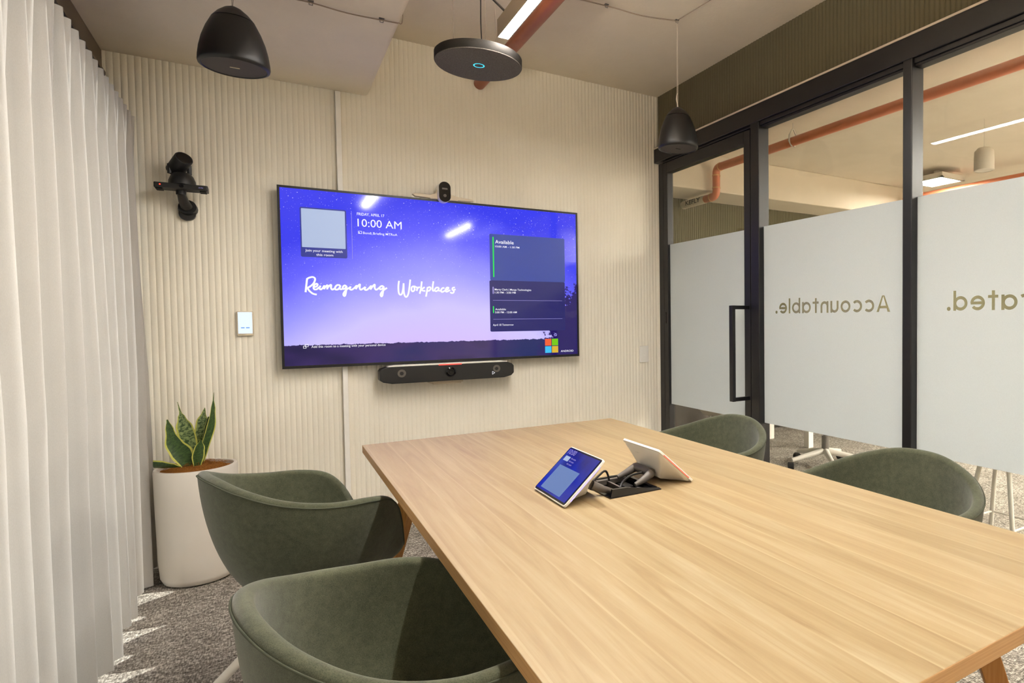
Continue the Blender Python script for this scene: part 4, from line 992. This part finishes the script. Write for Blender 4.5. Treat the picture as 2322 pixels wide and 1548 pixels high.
# bar stool just outside
st = thing('low_stool', 'white tubular stool with a round birch seat outside the glass, far right', 'stool', (.67, -2.22, 0))
sx, sy = .62, -2.22
mb = MB(); mb.lathe([(.0, .46), (.16, .46), (.165, .466), (.165, .478), (.16, .484), (.0, .484)], (sx+.05, sy, 0), 36, cap=False); obj('seat', mb, M['wood_seat'], st, smooth=40)
for a in (45, 135, 225, 315):
    c, s = math.cos(math.radians(a)), math.sin(math.radians(a))
    mb = MB(); mb.tube([(sx+.05+.10*c, sy+.10*s, .462), (sx+.05+.20*c, sy+.20*s, .0)], .012, 12); obj('leg', mb, M['white_metal'], st, smooth=40)
mb = MB(); mb.tube([(sx+.05+.168*math.cos(math.radians(a)), sy+.168*math.sin(math.radians(a)), .15) for a in (45, 135, 225, 315, 405)], .006, 8); obj('foot_ring', mb, M['white_metal'], st)
# desk, cabinet and swivel chair
dk = thing('desk', 'white office desk beyond the glass, its leg showing under the film', 'desk', (2.4, .35, 0))
mb = MB(); mb.box(1.62, 3.6, -.05, .75, .70, .73); obj('desk_top', mb, M['office_white'], dk)
for x, y in ((1.66, .15), (1.66, .68), (3.5, .0), (3.5, .68)):
    mb = MB(); mb.box(x, x+.06, y-.03, y+.03, 0, .70); obj('leg', mb, M['white_plastic'], dk, bev=.003)
cb = thing('low_cabinet', 'long dark grey low cabinet against the end wall of the office', 'cabinet', (3.0, 1.3, 0))
mb = MB(); mb.box(.6, 5.6, 1.05, 1.54, .03, .72); obj('body', mb, M['office_grey'], cb, bev=.004)
for i in range(6):
    mb = MB(); mb.box(.62+i*.83, .62+i*.83+.81, 1.036, 1.05, .06, .70); dd = obj('door', mb, M['office_grey'], cb, bev=.002)
oc = thing('swivel_chair', 'pale grey five-star swivel chair base seen under the frosted film', 'chair', (1.27, -.45, 0))
cx, cy = 1.27, -.45
for i in range(5):
    a = math.radians(72*i+20); c, s = math.cos(a), math.sin(a)
    mb = MB(); mb.tube([(cx, cy, .13), (cx+.30*c, cy+.30*s, .075)], [.026, .016], 10); lg = obj('leg', mb, M['white_metal'], oc, smooth=40)
    mb = MB(); mb.lathe([(.0, -.022), (.028, -.022), (.028, .022), (.0, .022)], (0, 0, 0), 18, 'y', cap=False); mb.xf(Matrix.Translation((cx+.31*c, cy+.31*s, .030)) @ Matrix.Rotation(a+1.2, 4, 'Z')); obj('caster', mb, M['black_rubber'], lg, smooth=40)
mb = MB(); mb.tube([(cx, cy, .11), (cx, cy, .25), (cx, cy, .251), (cx, cy, .42)], [.030, .030, .018, .018], 16); obj('gas_lift', mb, M['grey_metal'], oc, smooth=40)
mb = MB(); mb.prism(rrect(cx-.24, cx+.24, cy-.24, cy+.24, .1), 'z', .42, .49); obj('seat', mb, M['dark_grey'], oc, bev=.02)
mb = MB(); mb.prism(rrect(cy-.2, cy+.2, .52, .98, .08), 'x', cx+.24, cx+.29); mb.box(cx+.2, cx+.25, cy-.03, cy+.03, .44, .60); obj('backrest', mb, M['dark_grey'], oc, bev=.01)
oc2 = thing('tub_armchair', 'cream lounge chair beyond the door, its legs showing below the film', 'chair', (.95, .45, 0))
mb = MB(); mb.lathe([(.0, .34), (.20, .35), (.27, .42), (.29, .60), (.285, .68), (.26, .68), (.25, .46), (.0, .43)], (.95, .45, 0), 36, cap=False); obj('seat_shell', mb, M['office_white'], oc2, smooth=50)
for a in (45, 135, 225, 315):
    c, s = math.cos(math.radians(a)), math.sin(math.radians(a)); mb = MB(); mb.tube([(.95+.12*c, .45+.12*s, .36), (.95+.24*c, .45+.24*s, 0)], .011, 8); obj('leg', mb, M['white_metal'], oc2, smooth=40)
